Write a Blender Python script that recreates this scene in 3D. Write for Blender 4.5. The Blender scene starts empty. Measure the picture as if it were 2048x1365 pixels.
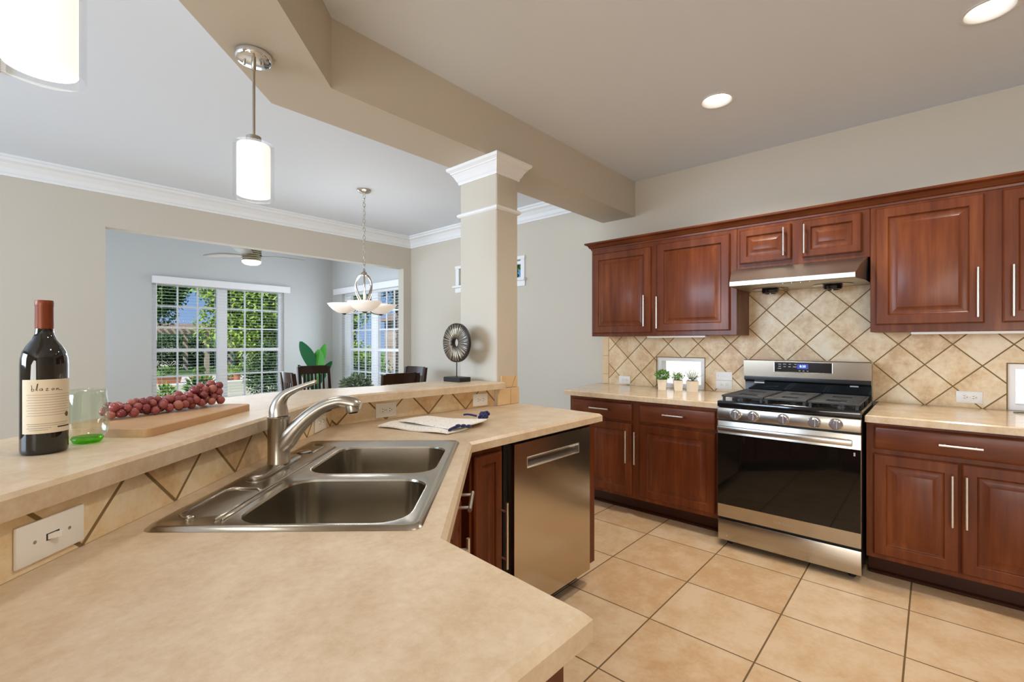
import bpy, bmesh, math, random
from mathutils import Vector, Matrix
SC = bpy.context.scene
COL = SC.collection
PI = math.pi
rnd = random.Random(7)

# ------------------------------------------------------------------ camera
cam_data = bpy.data.cameras.new('camera')
cam = bpy.data.objects.new('camera', cam_data); COL.objects.link(cam)
cam.location = (0, 0, 1.295)
cam.rotation_euler = (PI/2, 0, math.radians(42-90))
cam_data.sensor_width = 36; cam_data.lens = 36*936/2048
cam_data.shift_y = 3.5/2048
cam_data.clip_start = 0.02; cam_data.clip_end = 300
SC.camera = cam

# ------------------------------------------------------------------ world, exposure
SC.view_settings.view_transform = 'Standard'
SC.view_settings.look = 'None'
SC.view_settings.gamma = 1.0
SC.view_settings.use_curve_mapping = False
SC.view_settings.exposure = 0.04
SC.cycles.use_denoising = True
SC.cycles.max_bounces = 8
SC.cycles.diffuse_bounces = 5
SC.cycles.glossy_bounces = 4
SC.cycles.transmission_bounces = 8
SC.cycles.transparent_max_bounces = 16
SC.cycles.caustics_reflective = False
SC.cycles.caustics_refractive = False
SC.cycles.sample_clamp_indirect = 6.0
world = bpy.data.worlds.new('world'); SC.world = world
world.use_nodes = True
nt = world.node_tree; nt.nodes.clear()
wo = nt.nodes.new('ShaderNodeOutputWorld'); bg = nt.nodes.new('ShaderNodeBackground')
tc_ = nt.nodes.new('ShaderNodeTexCoord'); sp_ = nt.nodes.new('ShaderNodeSeparateXYZ'); sky = nt.nodes.new('ShaderNodeValToRGB')
el = sky.color_ramp.elements; el[0].position = 0.0; el[0].color = (0.36, 0.55, 0.86, 1); el[1].position = .55; el[1].color = (0.08, 0.24, 0.66, 1)
e_ = el.new(.14); e_.color = (0.17, 0.37, 0.78, 1)
nt.links.new(tc_.outputs['Generated'], sp_.inputs[0]); nt.links.new(sp_.outputs[2], sky.inputs[0])
bg.inputs['Strength'].default_value = 0.8
nt.links.new(sky.outputs[0], bg.inputs[0]); nt.links.new(bg.outputs[0], wo.inputs[0])

def light(name, kind, loc, power, col=(1,1,1), size=0.1, size_y=None, target=None, spread=None, radius=None, spot=None):
    d = bpy.data.lights.new(name, kind); d.energy = power; d.color = col
    o = bpy.data.objects.new(name, d); COL.objects.link(o); o.location = loc
    if kind == 'AREA':
        d.size = size
        if size_y: d.shape = 'RECTANGLE'; d.size_y = size_y
        else: d.shape = 'DISK'
        if spread: d.spread = math.radians(spread)
    if radius is not None: d.shadow_soft_size = radius
    if spot: d.spot_size = math.radians(spot); d.spot_blend = 0.6
    if target is not None:
        o.rotation_euler = (Vector(target)-Vector(loc)).to_track_quat('-Z', 'Y').to_euler()
    return o
COOL = (0.76, 0.87, 1.0); SKYL = (0.60, 0.775, 1.0); WARM = (1.0, 0.92, 0.81); NEUT = (1.0, 0.97, 0.93)
sun = light('sun', 'SUN', (0, 0, 30), 6.5, (1.0, 0.95, 0.88), target=(14, 9, 30-20)); sun.data.angle = 0.01
# daylight at the two sunroom windows, then added fill at plain unseen walls
light('sunroom_window_daylight', 'AREA', (2.3, 7.55, 1.35), 30, COOL, 1.5, 1.5, target=(2.3, 5.0, 1.35))
light('sunroom_side_daylight', 'AREA', (3.80, 6.6, 1.35), 20, COOL, 1.4, 1.5, target=(1.0, 6.6, 1.35))
light('sunroom_left_fill', 'AREA', (-.42, 6.7, 1.45), 26, COOL, 1.6, 1.6, target=(3.0, 7.2, 1.5))  # added fill to brighten the sunroom back wall; no window on this side
light('living_fill', 'AREA', (-3.9, 3.5, 1.90), 138, SKYL, 3.4, 1.3, target=(3.94, 4.0, 1.35), spread=115)  # added fill standing in for an unseen living room window; the wall is plain
light('side_fill', 'AREA', (-3.9, -1.1, 1.35), 135, NEUT, 3.4, 1.6, target=(1.0, -.3, 2.6), spread=150)  # added fill for the kitchen ceiling and cabinet fronts; no opening here
light('rear_fill', 'AREA', (1.2, -2.9, 0.9), 1.5, NEUT, 2.6, 1.2, target=(1.6, -1.5, 2.77), spread=130)  # weak upward fill added behind the camera, no window built
# recessed kitchen lamps; the back and island ones are added, unseen, without fixtures
for nm, x, y, pw in (('can_lamp_far', 2.95, 0.98, 14.5), ('can_lamp_near', 2.954, -0.18, 6), ('added_lamp_back', 2.95, -1.4, 9), ('added_lamp_island', 1.1, 0.1, 10)):
    light(nm, 'AREA', (x, y, 2.745), pw, WARM, 0.12, target=(x, y, 0), spread=138)

# ------------------------------------------------------------------ materials
def nmat(name):
    m = bpy.data.materials.new(name); m.use_nodes = True
    n = m.node_tree; b = n.nodes['Principled BSDF']
    return m, n, b
def setc(b, k, v):
    if k in b.inputs: b.inputs[k].default_value = v
def N(n, typ, **kw):
    o = n.nodes.new(typ)
    for k, v in kw.items():
        if k.startswith('i_'): o.inputs[int(k[2:])].default_value = v
        else: setattr(o, k, v)
    return o
def L(n, a, b): n.links.new(a, b)
def mth(n, op, a, b=None):
    o = n.nodes.new('ShaderNodeMath'); o.operation = op
    for i, v in enumerate((a, b)):
        if v is None: continue
        if isinstance(v, (int, float)): o.inputs[i].default_value = v
        else: n.links.new(v, o.inputs[i])
    return o.outputs[0]
def mix(n, fac, a, b, blend='MIX'):
    o = n.nodes.new('ShaderNodeMix'); o.data_type = 'RGBA'; o.blend_type = blend
    for s, v in ((o.inputs[0], fac), (o.inputs[6], a), (o.inputs[7], b)):
        if isinstance(v, (int, float)): s.default_value = v
        elif isinstance(v, tuple): s.default_value = (*v[:3], 1)
        else: n.links.new(v, s)
    return o.outputs[2]
def srgb(r, g, b):
    f = lambda c: (c/255/12.92 if c/255 <= .04045 else ((c/255+.055)/1.055)**2.4)
    return (f(r), f(g), f(b))
def coords(n, scale=(1,1,1), rot=(0,0,0)):
    t = n.nodes.new('ShaderNodeTexCoord'); m = n.nodes.new('ShaderNodeMapping')
    m.inputs['Scale'].default_value = scale; m.inputs['Rotation'].default_value = rot
    n.links.new(t.outputs['Object'], m.inputs[0]); return m.outputs[0]
def noise(n, vec, scale, detail=3, rough=.55):
    o = n.nodes.new('ShaderNodeTexNoise'); o.inputs['Scale'].default_value = scale
    o.inputs['Detail'].default_value = detail; o.inputs['Roughness'].default_value = rough
    n.links.new(vec, o.inputs['Vector']); return o.outputs[0]
def ramp(n, fac, stops):
    o = n.nodes.new('ShaderNodeValToRGB'); e = o.color_ramp.elements
    while len(e) < len(stops): e.new(.5)
    for i, (p, c) in enumerate(stops): e[i].position = p; e[i].color = (*c[:3], 1)
    n.links.new(fac, o.inputs[0]); return o.outputs[0]
def bump(n, b, h, strength, dist=.002):
    o = n.nodes.new('ShaderNodeBump'); o.inputs['Strength'].default_value = strength; o.inputs['Distance'].default_value = dist
    n.links.new(h, o.inputs['Height']); n.links.new(o.outputs[0], b.inputs['Normal'])
def pbr(name, col, rough=.5, metal=0, coat=0, emit=None, es=0, bscale=None, bstr=.1, bdist=.002, var=None, vscale=10, trans=0, ior=1.45, sss=0, spec=None, sheen=0):
    m, n, b = nmat(name)
    setc(b, 'Base Color', (*col, 1)); setc(b, 'Roughness', rough); setc(b, 'Metallic', metal)
    setc(b, 'Coat Weight', coat); setc(b, 'Transmission Weight', trans); setc(b, 'IOR', ior)
    if spec is not None: setc(b, 'Specular IOR Level', spec)
    if sheen: setc(b, 'Sheen Weight', sheen)
    if sss: setc(b, 'Subsurface Weight', sss); setc(b, 'Subsurface Radius', (.01, .004, .003))
    if emit: setc(b, 'Emission Color', (*emit, 1)); setc(b, 'Emission Strength', es)
    if var or bscale:
        c = coords(n)
        if var: L(n, mix(n, noise(n, c, vscale), col, var), b.inputs['Base Color'])
        if bscale: bump(n, b, noise(n, c, bscale, 2), bstr, bdist)
    return m
WALLC = (0.575, 0.520, 0.43)
M = {}
M['wall'] = pbr('wall_paint', WALLC, .75, bscale=90, bstr=.22, bdist=.0015)
M['wall_cool'] = pbr('sunroom_paint', (0.60, 0.61, 0.60), .75, bscale=90, bstr=.15, bdist=.0015)
M['ceil'] = pbr('ceiling_paint', (0.77, 0.83, 0.91), .85, bscale=70, bstr=.15, bdist=.0015)
M['trim'] = pbr('white_trim_paint', (0.82, 0.82, 0.81), .35)
M['plate'] = pbr('white_plastic', (0.90, 0.88, 0.84), .35)
M['slot'] = pbr('dark_slot', (0.02, 0.018, 0.016), .6)
M['black'] = pbr('black_enamel', (0.008, 0.008, 0.009), .12, coat=.3)
M['blackmatte'] = pbr('matte_black', (0.012, 0.011, 0.011), .5)
M['iron'] = pbr('cast_iron', (0.03, 0.027, 0.025), .45, bscale=300, bstr=.1)
M['burner'] = pbr('burner_cap', (0.02, 0.02, 0.02), .35)
def wood(name, c1, c2, c3, rough=.36, axis='z', coat=.10, sc=1.0):
    m, n, b = nmat(name)
    s = {'z': (14, 14, 1.1), 'y': (14, 1.1, 14), 'x': (1.1, 14, 14)}[axis]
    c = coords(n, tuple(v*sc for v in s)); n1 = noise(n, c, 1.6, 6, .6)
    c2_ = coords(n, (3, 3, 1.2)); n2 = noise(n, c2_, 1.2, 2)
    f = mth(n, 'ADD', mth(n, 'MULTIPLY', n1, .55), mth(n, 'MULTIPLY', n2, .45))
    L(n, ramp(n, f, [(.30, c1), (.52, c2), (.74, c3)]), b.inputs['Base Color'])
    setc(b, 'Roughness', rough); setc(b, 'Coat Weight', coat); setc(b, 'Coat Roughness', .15); setc(b, 'Specular IOR Level', .22)
    bump(n, b, n1, .05, .001)
    return m
CH = ((0.070, 0.014, 0.004), (0.148, 0.036, 0.0095), (0.260, 0.078, 0.022))
M['cherry'] = wood('cherry_wood', *CH)
M['cherry_h'] = wood('cherry_wood_level_grain', *CH, axis='y')
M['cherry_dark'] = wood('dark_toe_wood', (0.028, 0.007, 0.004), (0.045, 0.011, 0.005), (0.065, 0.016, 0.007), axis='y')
M['espresso'] = wood('espresso_wood', (0.018, 0.008, 0.004), (0.035, 0.014, 0.007), (0.055, 0.022, 0.011))
M['board'] = wood('maple_board', (0.42, 0.24, 0.12), (0.52, 0.32, 0.17), (0.60, 0.39, 0.22), rough=.5, axis='x', coat=0)
def counter_mat(name, rough):
    m, n, b = nmat(name)
    c = coords(n); n1 = noise(n, c, 9, 6, .65); n2 = noise(n, c, 60, 4, .7)
    f = mth(n, 'ADD', mth(n, 'MULTIPLY', n1, .6), mth(n, 'MULTIPLY', n2, .4))
    L(n, ramp(n, f, [(.35, srgb(198, 172, 138)), (.5, srgb(212, 190, 160)), (.68, srgb(224, 206, 182))]), b.inputs['Base Color'])
    setc(b, 'Roughness', rough); return m
M['counter'] = counter_mat('beige_laminate', .36)
M['counter_gloss'] = counter_mat('polished_beige_worktop', .14)
def steel(name, col=(0.47, 0.43, 0.37), rough=.26, axis='z', aniso=.6):
    m, n, b = nmat(name)
    s = {'z': (3, 3, 900), 'h': (3, 900, 3), 'v': (900, 900, 3)}[axis]
    nz = noise(n, coords(n, s), 1.0, 2)
    setc(b, 'Base Color', (*col, 1)); setc(b, 'Metallic', 1.0)
    L(n, mth(n, 'ADD', mth(n, 'MULTIPLY', nz, .08), rough-.04), b.inputs['Roughness'])
    bump(n, b, nz, .012, .0004)
    return m
M['steel'] = steel('brushed_steel')
M['hood'] = steel('hood_steel', (0.56, 0.52, 0.46), .36)
M['winwhite'] = pbr('window_white', (0.92, 0.92, 0.93), .35)
M['steel_v'] = steel('brushed_steel_upright', (0.56, 0.49, 0.40), rough=.2, axis='v')
M['sink'] = pbr('satin_sink_steel', (0.47, 0.43, 0.36), .21, 1)
M['nickel'] = pbr('brushed_nickel', (0.46, 0.42, 0.36), .28, 1)
M['nickel_light'] = pbr('satin_nickel_pull', (0.72, 0.69, 0.64), .32, 1)
M['chrome'] = pbr('polished_chrome', (0.80, 0.82, 0.85), .08, 1)
def glass_mat(name, tint=(1, 1, 1), refl=.08, rough=0.0, fres=.22):
    m = bpy.data.materials.new(name); m.use_nodes = True; n = m.node_tree; n.nodes.clear()
    o = n.nodes.new('ShaderNodeOutputMaterial'); t = n.nodes.new('ShaderNodeBsdfTransparent'); g = n.nodes.new('ShaderNodeBsdfGlossy')
    t.inputs[0].default_value = (*tint, 1); g.inputs['Roughness'].default_value = rough
    lw = n.nodes.new('ShaderNodeLayerWeight'); lw.inputs[0].default_value = .25
    mx = n.nodes.new('ShaderNodeMixShader')
    L(n, mth(n, 'ADD', mth(n, 'MULTIPLY', lw.outputs['Fresnel'], fres), refl*.3), mx.inputs[0]); L(n, t.outputs[0], mx.inputs[1]); L(n, g.outputs[0], mx.inputs[2]); L(n, mx.outputs[0], o.inputs[0])
    return m
M['pane'] = glass_mat('window_glass', refl=0.0, fres=.03)
M['clear'] = glass_mat('clear_glass', (0.985, 0.985, 0.985), .05, fres=.07)
def tile_mat(name, mode, du, o1, o2, p, cols, grout, gw=.006, rough=.38, bstr=.5):
    """tiles over a plane: du = in-plane direction; mode 'diag' uses s+z and s-z, 'xy' uses x and y."""
    m, n, b = nmat(name)
    t = n.nodes.new('ShaderNodeTexCoord'); sp = n.nodes.new('ShaderNodeSeparateXYZ'); L(n, t.outputs['Object'], sp.inputs[0])
    if mode == 'diag':
        s = mth(n, 'ADD', mth(n, 'MULTIPLY', sp.outputs[0], du[0]), mth(n, 'MULTIPLY', sp.outputs[1], du[1]))
        a = mth(n, 'ADD', s, sp.outputs[2]); c = mth(n, 'SUBTRACT', s, sp.outputs[2]); w = gw*1.414/p
    else:
        a, c = sp.outputs[0], sp.outputs[1]; w = gw/p
    a = mth(n, 'DIVIDE', mth(n, 'SUBTRACT', a, o1), p); c = mth(n, 'DIVIDE', mth(n, 'SUBTRACT', c, o2), p)
    d = mth(n, 'MINIMUM', mth(n, 'PINGPONG', a, .5), mth(n, 'PINGPONG', c, .5))
    mr = n.nodes.new('ShaderNodeMapRange'); mr.inputs[1].default_value = w*.42; mr.inputs[2].default_value = w*.62
    L(n, d, mr.inputs[0])
    cb = n.nodes.new('ShaderNodeCombineXYZ'); L(n, mth(n, 'FLOOR', a), cb.inputs[0]); L(n, mth(n, 'FLOOR', c), cb.inputs[1])
    wn = n.nodes.new('ShaderNodeTexWhiteNoise'); L(n, cb.outputs[0], wn.inputs[0])
    cc = coords(n); nz = mth(n, 'ADD', mth(n, 'MULTIPLY', noise(n, cc, 7, 6, .65), .75), mth(n, 'MULTIPLY', noise(n, cc, 45, 4, .7), .25))
    f = mth(n, 'ADD', nz, mth(n, 'MULTIPLY', mth(n, 'SUBTRACT', wn.outputs[0], .5), .16))
    tc = ramp(n, f, [(.37, cols[0]), (.5, cols[1]), (.63, cols[2])])
    L(n, mix(n, mr.outputs[0], grout, tc), b.inputs['Base Color'])
    L(n, mth(n, 'SUBTRACT', .75, mth(n, 'MULTIPLY', mr.outputs[0], .75-rough)), b.inputs['Roughness'])
    h = mth(n, 'ADD', mr.outputs[0], mth(n, 'MULTIPLY', nz, .12))
    bump(n, b, h, bstr, .003)
    return m
TB = (srgb(208, 170, 122), srgb(230, 203, 160), srgb(240, 223, 190))
GR = srgb(132, 106, 64)
M['floor'] = tile_mat('floor_tile', 'xy', None, 2.967-.4515*12, 1.442-.4515*12, .4515, (srgb(206, 168, 126), srgb(217, 186, 148), srgb(226, 200, 168)), srgb(112, 86, 50), .0065, .34, .4)
M['bs_range'] = tile_mat('range_wall_tile', 'diag', (0, 1), 2.483-.257*20, -.603-.257*20, .257, TB, GR, .0065)

# ------------------------------------------------------------------ mesh helpers
def nb(): return bmesh.new()
def box(bm, a, b, bev=0, seg=1):
    lo = [min(p, q) for p, q in zip(a, b)]; hi = [max(p, q) for p, q in zip(a, b)]
    r = bmesh.ops.create_cube(bm, size=1)
    for v in r['verts']:
        v.co = Vector([(lo[i]+hi[i])/2 + v.co[i]*(hi[i]-lo[i]) for i in range(3)])
    if bev > 0:
        ed = list({e for v in r['verts'] for e in v.link_edges})
        bmesh.ops.bevel(bm, geom=ed, offset=bev, segments=seg, affect='EDGES', profile=.5)
    return bm
def obox(bm, c, ax, ay, hx, hy, z0, z1):
    """box standing on a turned footprint: centre c, axes ax, ay (2-D), half sizes"""
    pts = [(c[0]+sx*hx*ax[0]+sy*hy*ay[0], c[1]+sx*hx*ax[1]+sy*hy*ay[1]) for sx, sy in ((-1,-1),(1,-1),(1,1),(-1,1))]
    return prism(bm, pts, z0, z1)
def prism(bm, pts, z0, z1, top=None):
    lo = [bm.verts.new((x, y, z0)) for x, y in pts]; hi = [bm.verts.new((x, y, z1)) for x, y in (top or pts)]
    k = len(pts); bm.faces.new(lo[::-1]); bm.faces.new(hi)
    for i in range(k): bm.faces.new((lo[i], lo[(i+1) % k], hi[(i+1) % k], hi[i]))
    return bm
def extr(bm, pts3, d):
    """prism from a planar 3-D outline pushed along vector d"""
    d = Vector(d); lo = [bm.verts.new(p) for p in pts3]; hi = [bm.verts.new(Vector(p)+d) for p in pts3]
    k = len(lo); bm.faces.new(lo[::-1]); bm.faces.new(hi)
    for i in range(k): bm.faces.new((lo[i], lo[(i+1) % k], hi[(i+1) % k], hi[i]))
    return bm
def frame_of(d):
    d = Vector(d).normalized(); u = d.orthogonal().normalized(); return u, d.cross(u)
def tube(bm, pts, r, seg=10, closed=False, flat=1.0, up=None):
    """tube along pts; r one radius or a list; flat squeezes the section along 'up'"""
    pts = [Vector(p) for p in pts]; k = len(pts); rs = r if isinstance(r, (list, tuple)) else [r]*k
    rings = []; u = None
    for i, p in enumerate(pts):
        a = pts[(i-1) % k] if (closed or i > 0) else p; c = pts[(i+1) % k] if (closed or i < k-1) else p
        t = (c-a).normalized()
        if up is not None:
            u = Vector(up) - t*t.dot(Vector(up)); u.normalize()
        elif u is None: u = t.orthogonal().normalized()
        else: u = (u - t*u.dot(t)).normalized()
        w = t.cross(u)
        rings.append([bm.verts.new(p + (u*math.cos(2*PI*j/seg)*flat + w*math.sin(2*PI*j/seg))*rs[i]) for j in range(seg)])
    rng = range(k) if closed else range(k-1)
    for i in rng:
        a, b = rings[i], rings[(i+1) % k]
        for j in range(seg): bm.faces.new((a[j], a[(j+1) % seg], b[(j+1) % seg], b[j]))
    if not closed: bm.faces.new(rings[0][::-1]); bm.faces.new(rings[-1])
    return bm
def lathe(bm, prof, c=(0,0,0), axis=(0,0,1), seg=28, caps=True):
    """revolve (r, h) profile about axis through c"""
    ax = Vector(axis).normalized(); u, w = frame_of(ax); c = Vector(c); rings = []
    for r, h in prof:
        if r < 1e-6: rings.append([bm.verts.new(c+ax*h)])
        else: rings.append([bm.verts.new(c+ax*h+(u*math.cos(2*PI*j/seg)+w*math.sin(2*PI*j/seg))*r) for j in range(seg)])
    for a, b in zip(rings, rings[1:]):
        if len(a) == 1 and len(b) == 1: continue
        for j in range(seg):
            q = (j+1) % seg
            if len(a) == 1: bm.faces.new((a[0], b[q], b[j]))
            elif len(b) == 1: bm.faces.new((a[j], a[q], b[0]))
            else: bm.faces.new((a[j], a[q], b[q], b[j]))
    if caps:
        if len(rings[0]) > 1: bm.faces.new(rings[0][::-1])
        if len(rings[-1]) > 1: bm.faces.new(rings[-1])
    return bm
def ball(bm, c, r, sc=(1,1,1), u=14, v=9):
    q = bmesh.ops.create_uvsphere(bm, u_segments=u, v_segments=v, radius=r)
    for x in q['verts']: x.co = Vector(c) + Vector([x.co[i]*sc[i] for i in range(3)])
    return bm
def rrect(cx, cy, hx, hy, r, seg=5):
    o = []
    for sx, sy, a0 in ((1,1,0),(-1,1,90),(-1,-1,180),(1,-1,270)):
        for i in range(seg+1):
            a = math.radians(a0+90*i/seg); o.append((cx+sx*(hx-r)+r*math.cos(a), cy+sy*(hy-r)+r*math.sin(a)))
    return o
def offset_poly(pts, d):
    """move every side of a counter-clockwise polygon inwards by d"""
    k = len(pts); out = []
    for i in range(k):
        p0, p1, p2 = Vector(pts[i-1]), Vector(pts[i]), Vector(pts[(i+1) % k])
        a = (p1-p0).normalized(); b = (p2-p1).normalized(); na = Vector((-a.y, a.x)); nb_ = Vector((-b.y, b.x))
        m = (na+nb_); m = m/max(m.dot(na), .2)
        out.append(tuple(p1+m*d))
    return out
def fill_loops(bm, loops, z=None):
    es = []
    for lp in loops:
        for i in range(len(lp)):
            a, b = lp[i], lp[(i+1) % len(lp)]
            e = bm.edges.get((a, b)) or bm.edges.new((a, b)); es.append(e)
    bmesh.ops.triangle_fill(bm, use_beauty=True, use_dissolve=False, edges=es)
def ringv(bm, pts, z): return [bm.verts.new((x, y, z)) for x, y in pts]
def bridge(bm, a, b):
    k = len(a)
    for i in range(k): bm.faces.new((a[i], a[(i+1) % k], b[(i+1) % k], b[i]))
def slab(bm, outer, z0, z1, ch=.01, holes=()):
    """worktop with a chamfered upper edge and cut-outs"""
    lo = ringv(bm, outer, z0); mid = ringv(bm, outer, z1-ch); up = ringv(bm, offset_poly(outer, ch), z1)
    bridge(bm, lo, mid); bridge(bm, mid, up)
    hl = [ringv(bm, h, z0) for h in holes]; hu = [ringv(bm, h, z1) for h in holes]
    for a, b in zip(hl, hu): bridge(bm, a, b)
    fill_loops(bm, [lo]+hl); fill_loops(bm, [up]+hu)
    return bm
def panel(bm, u0, u1, v0, v1, prof, fn):
    """stack of shrinking rectangles (inset, depth) closed by a face: door and drawer fronts"""
    prev = None
    for ins, d in prof:
        r = [bm.verts.new(fn(u, v, d)) for u, v in ((u0+ins, v0+ins), (u1-ins, v0+ins), (u1-ins, v1-ins), (u0+ins, v1-ins))]
        if prev:
            for i in range(4): bm.faces.new((prev[i], prev[(i+1) % 4], r[(i+1) % 4], r[i]))
        else: bm.faces.new(r[::-1])
        prev = r
    bm.faces.new(prev); return bm
def DOORP(st=.058): return [(0, .02), (0, .007), (.003, .003), (.008, 0), (st-.004, 0), (st-.001, .003), (st+.001, .009), (st+.006, .012), (st+.012, .012), (st+.040, .002), (st+.043, .001)]
DRAWP = [(0, .02), (0, .008), (.004, .004), (.012, .001), (.016, 0)]
def wall_holes(bm, fn, u0, u1, v0, v1, d0, d1, holes):
    """flat wall made of blocks round rectangular openings (u0,u1,v0,v1)"""
    us = sorted({u0, u1, *[h[0] for h in holes], *[h[1] for h in holes]}); vs = sorted({v0, v1, *[h[2] for h in holes], *[h[3] for h in holes]})
    for a, b in zip(us, us[1:]):
        run = None
        for c, d in zip(vs, vs[1:]):
            mu, mv = (a+b)/2, (c+d)/2
            solid = not any(h[0] < mu < h[1] and h[2] < mv < h[3] for h in holes)
            if solid: run = [run[0] if run else c, d]
            if (not solid or d == vs[-1]) and run:
                p, q = fn(a, run[0], d0), fn(b, run[1], d1); box(bm, p, q); run = None
            if not solid: run = None
    return bm
BASE = {}
def obj(name, bm, mat, parent=None, smooth=35, recalc=True):
    if recalc: bmesh.ops.recalc_face_normals(bm, faces=bm.faces[:])
    me = bpy.data.meshes.new(name); bm.to_mesh(me); bm.free()
    mats = mat if isinstance(mat, (list, tuple)) else [mat]
    for q in mats: me.materials.append(q)
    o = bpy.data.objects.new(name, me); COL.objects.link(o)
    if parent is not None:
        b = BASE.get(parent.name, Vector((0,0,0))); me.transform(Matrix.Translation(-b)); o.parent = parent; BASE[o.name] = b
    if smooth:
        me.shade_smooth()
        if smooth < 180: me.set_sharp_from_angle(angle=math.radians(smooth))
    return o
def thing(name, label, cat, base=(0,0,0), group=None, kind=None):
    o = bpy.data.objects.new(name, None); COL.objects.link(o); o.empty_display_size = .05
    o.location = base; BASE[o.name] = Vector(base); return tag(o, label, cat, group, kind)
def tag(o, label, cat, group=None, kind=None):
    o['label'] = label; o['category'] = cat
    if group: o['group'] = group
    if kind: o['kind'] = kind
    return o
def structure(name, bm, mat, label, cat, smooth=35):
    return tag(obj(name, bm, mat, smooth=smooth), label, cat, kind='structure')
def dup(root, loc, rotz=0, label=None, scale=None):
    r = root.copy(); COL.objects.link(r); r.location = loc; r.rotation_euler = (0, 0, rotz)
    if scale: r.scale = scale
    if label: r['label'] = label
    for ch in list(root.children):
        c = ch.copy(); COL.objects.link(c); c.parent = r
        for g in list(ch.children):
            d = g.copy(); COL.objects.link(d); d.parent = c
    return r
def text_into(bm, s, size, fn, depth=None, spacing=1.0):
    """lettering as flat faces; fn maps (x, y) centred on the text to 3-D"""
    cu = bpy.data.curves.new('t', 'FONT'); cu.body = s; cu.size = size; cu.align_x = 'CENTER'; cu.align_y = 'CENTER'; cu.space_character = spacing
    t = bpy.data.objects.new('t', cu); COL.objects.link(t)
    bpy.context.view_layer.update()
    me = bpy.data.meshes.new_from_object(t.evaluated_get(bpy.context.evaluated_depsgraph_get()))
    vs = [bm.verts.new(fn(v.co.x, v.co.y)) for v in me.vertices]
    for f in me.polygons:
        try: bm.faces.new([vs[i] for i in f.vertices])
        except ValueError: pass
    bpy.data.objects.remove(t); bpy.data.curves.remove(cu); bpy.data.meshes.remove(me)
    return bm
def pull(a, b, out, r=.006, posts=(.14, .86), reach=.035):
    """bar pull from a to b standing off along out"""
    bm = nb(); a, b, out = Vector(a), Vector(b), Vector(out).normalized()
    tube(bm, [a+out*reach, b+out*reach], r, 12)
    for f in posts: p = a.lerp(b, f); tube(bm, [p, p+out*reach], r*.75, 8)
    return bm
M['ovenglass'] = pbr('oven_glass', (0.006, 0.005, 0.004), .04, spec=.6)
M['greytext'] = pbr('grey_marking', (0.42, 0.38, 0.33), .5)
M['paperlabel'] = pbr('paper_label', (0.62, 0.62, 0.60), .6)
M['knob'] = pbr('knob_metal', (0.62, 0.62, 0.64), .2, 1)
M['steel_bg'] = steel('backguard_steel', (0.33, 0.27, 0.20), .19)
M['blackpanel'] = pbr('black_glass_panel', (0.010, 0.012, 0.013), .15, coat=.2)
M['blue_glow'] = pbr('blue_display', (0.01, 0.01, 0.05), .3, emit=(0.02, 0.03, 0.55), es=.6)
M['digit_glow'] = pbr('clock_digits', (0.2, 0.3, 0.6), .3, emit=(0.45, 0.65, 1.0), es=2.5)
M['discdark'] = pbr('dark_carved_wood', (0.022, 0.016, 0.012), .45)
M['silverleaf'] = pbr('silvered_ridges', (0.62, 0.55, 0.43), .35, .85)
M['slot2'] = pbr('vent_shadow_grey', (0.45, 0.45, 0.45), .6)
M['fanmetal'] = pbr('fan_brushed_metal', (0.42, 0.38, 0.28), .35, .9)
M['bowlglass2'] = pbr('lit_fan_bowl', (0.85, 0.8, 0.7), .4, emit=(1.0, 0.88, 0.70), es=1.3)
M['fanblade'] = wood('fan_blade_wood', (0.22, 0.20, 0.16), (0.32, 0.29, 0.24), (0.40, 0.37, 0.32), .5, 'x', 0)
M['seatpad'] = pbr('cream_seat', (0.55, 0.50, 0.42), .8)

# ------------------------------------------------------------------ room shell
structure('floor', box(nb(), (-4.1, -3.2, -.1), (4.1, 7.85, 0)), M['floor'], 'beige square tile floor with brown grout lines', 'floor', 0)
b = nb(); q = [(-4.1, -3.2), (4.1, -3.2), (4.1, 5.459), (-4.1, 5.459)]
holes = [[(x+.090*math.cos(2*PI*k/32), y+.090*math.sin(2*PI*k/32)) for k in range(32)] for x, y in ((2.95, .98), (2.954, -.185))]
lo, up = ringv(b, q, 2.77), ringv(b, q, 2.87); hl = [ringv(b, h, 2.77) for h in holes]; hu = [ringv(b, h, 2.84) for h in holes]
bridge(b, lo, up); b.faces.new(up); fill_loops(b, [lo]+hl)
for p, r in zip(hl, hu): bridge(b, p, r); b.faces.new(r)
structure('ceiling', b, M['ceil'], 'flat off-white ceiling over kitchen and dining room', 'ceiling', 0)
structure('ceiling_sunroom', box(nb(), (-.6, 5.58, 3.0), (4.1, 7.85, 3.1)), M['ceil'], 'white ceiling of the sunroom beyond the opening', 'ceiling', 0)
HS = [(5.62, 7.40, .45, 2.12)]
HW = [(1.401, 1.815, .907, 1.167), (-.73, -.32, .907, 1.173), (3.41, 4.44, 2.01, 2.225)]
structure('wall_sunroom_right', wall_holes(nb(), lambda u, z, d: (d, u, z), 5.58, 7.85, 0, 3.1, 3.94, 4.10, HS), M['wall_cool'], 'sunroom side wall with the narrow double window', 'wall', 0)
structure('wall_right', wall_holes(nb(), lambda u, z, d: (d, u, z), -3.2, 5.579, 0, 3.1, 3.94, 4.10, HW), M['wall'], 'long painted wall behind the range running on into the dining room', 'wall', 0)
structure('wall_far', wall_holes(nb(), lambda u, z, d: (u, d, z), -4.1, 3.94, 0, 3.1, 5.459, 5.58, [(.672, 3.815, 0, 2.325)]), M['wall'], 'far dining room wall with the wide sunroom opening', 'wall', 0)
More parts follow.
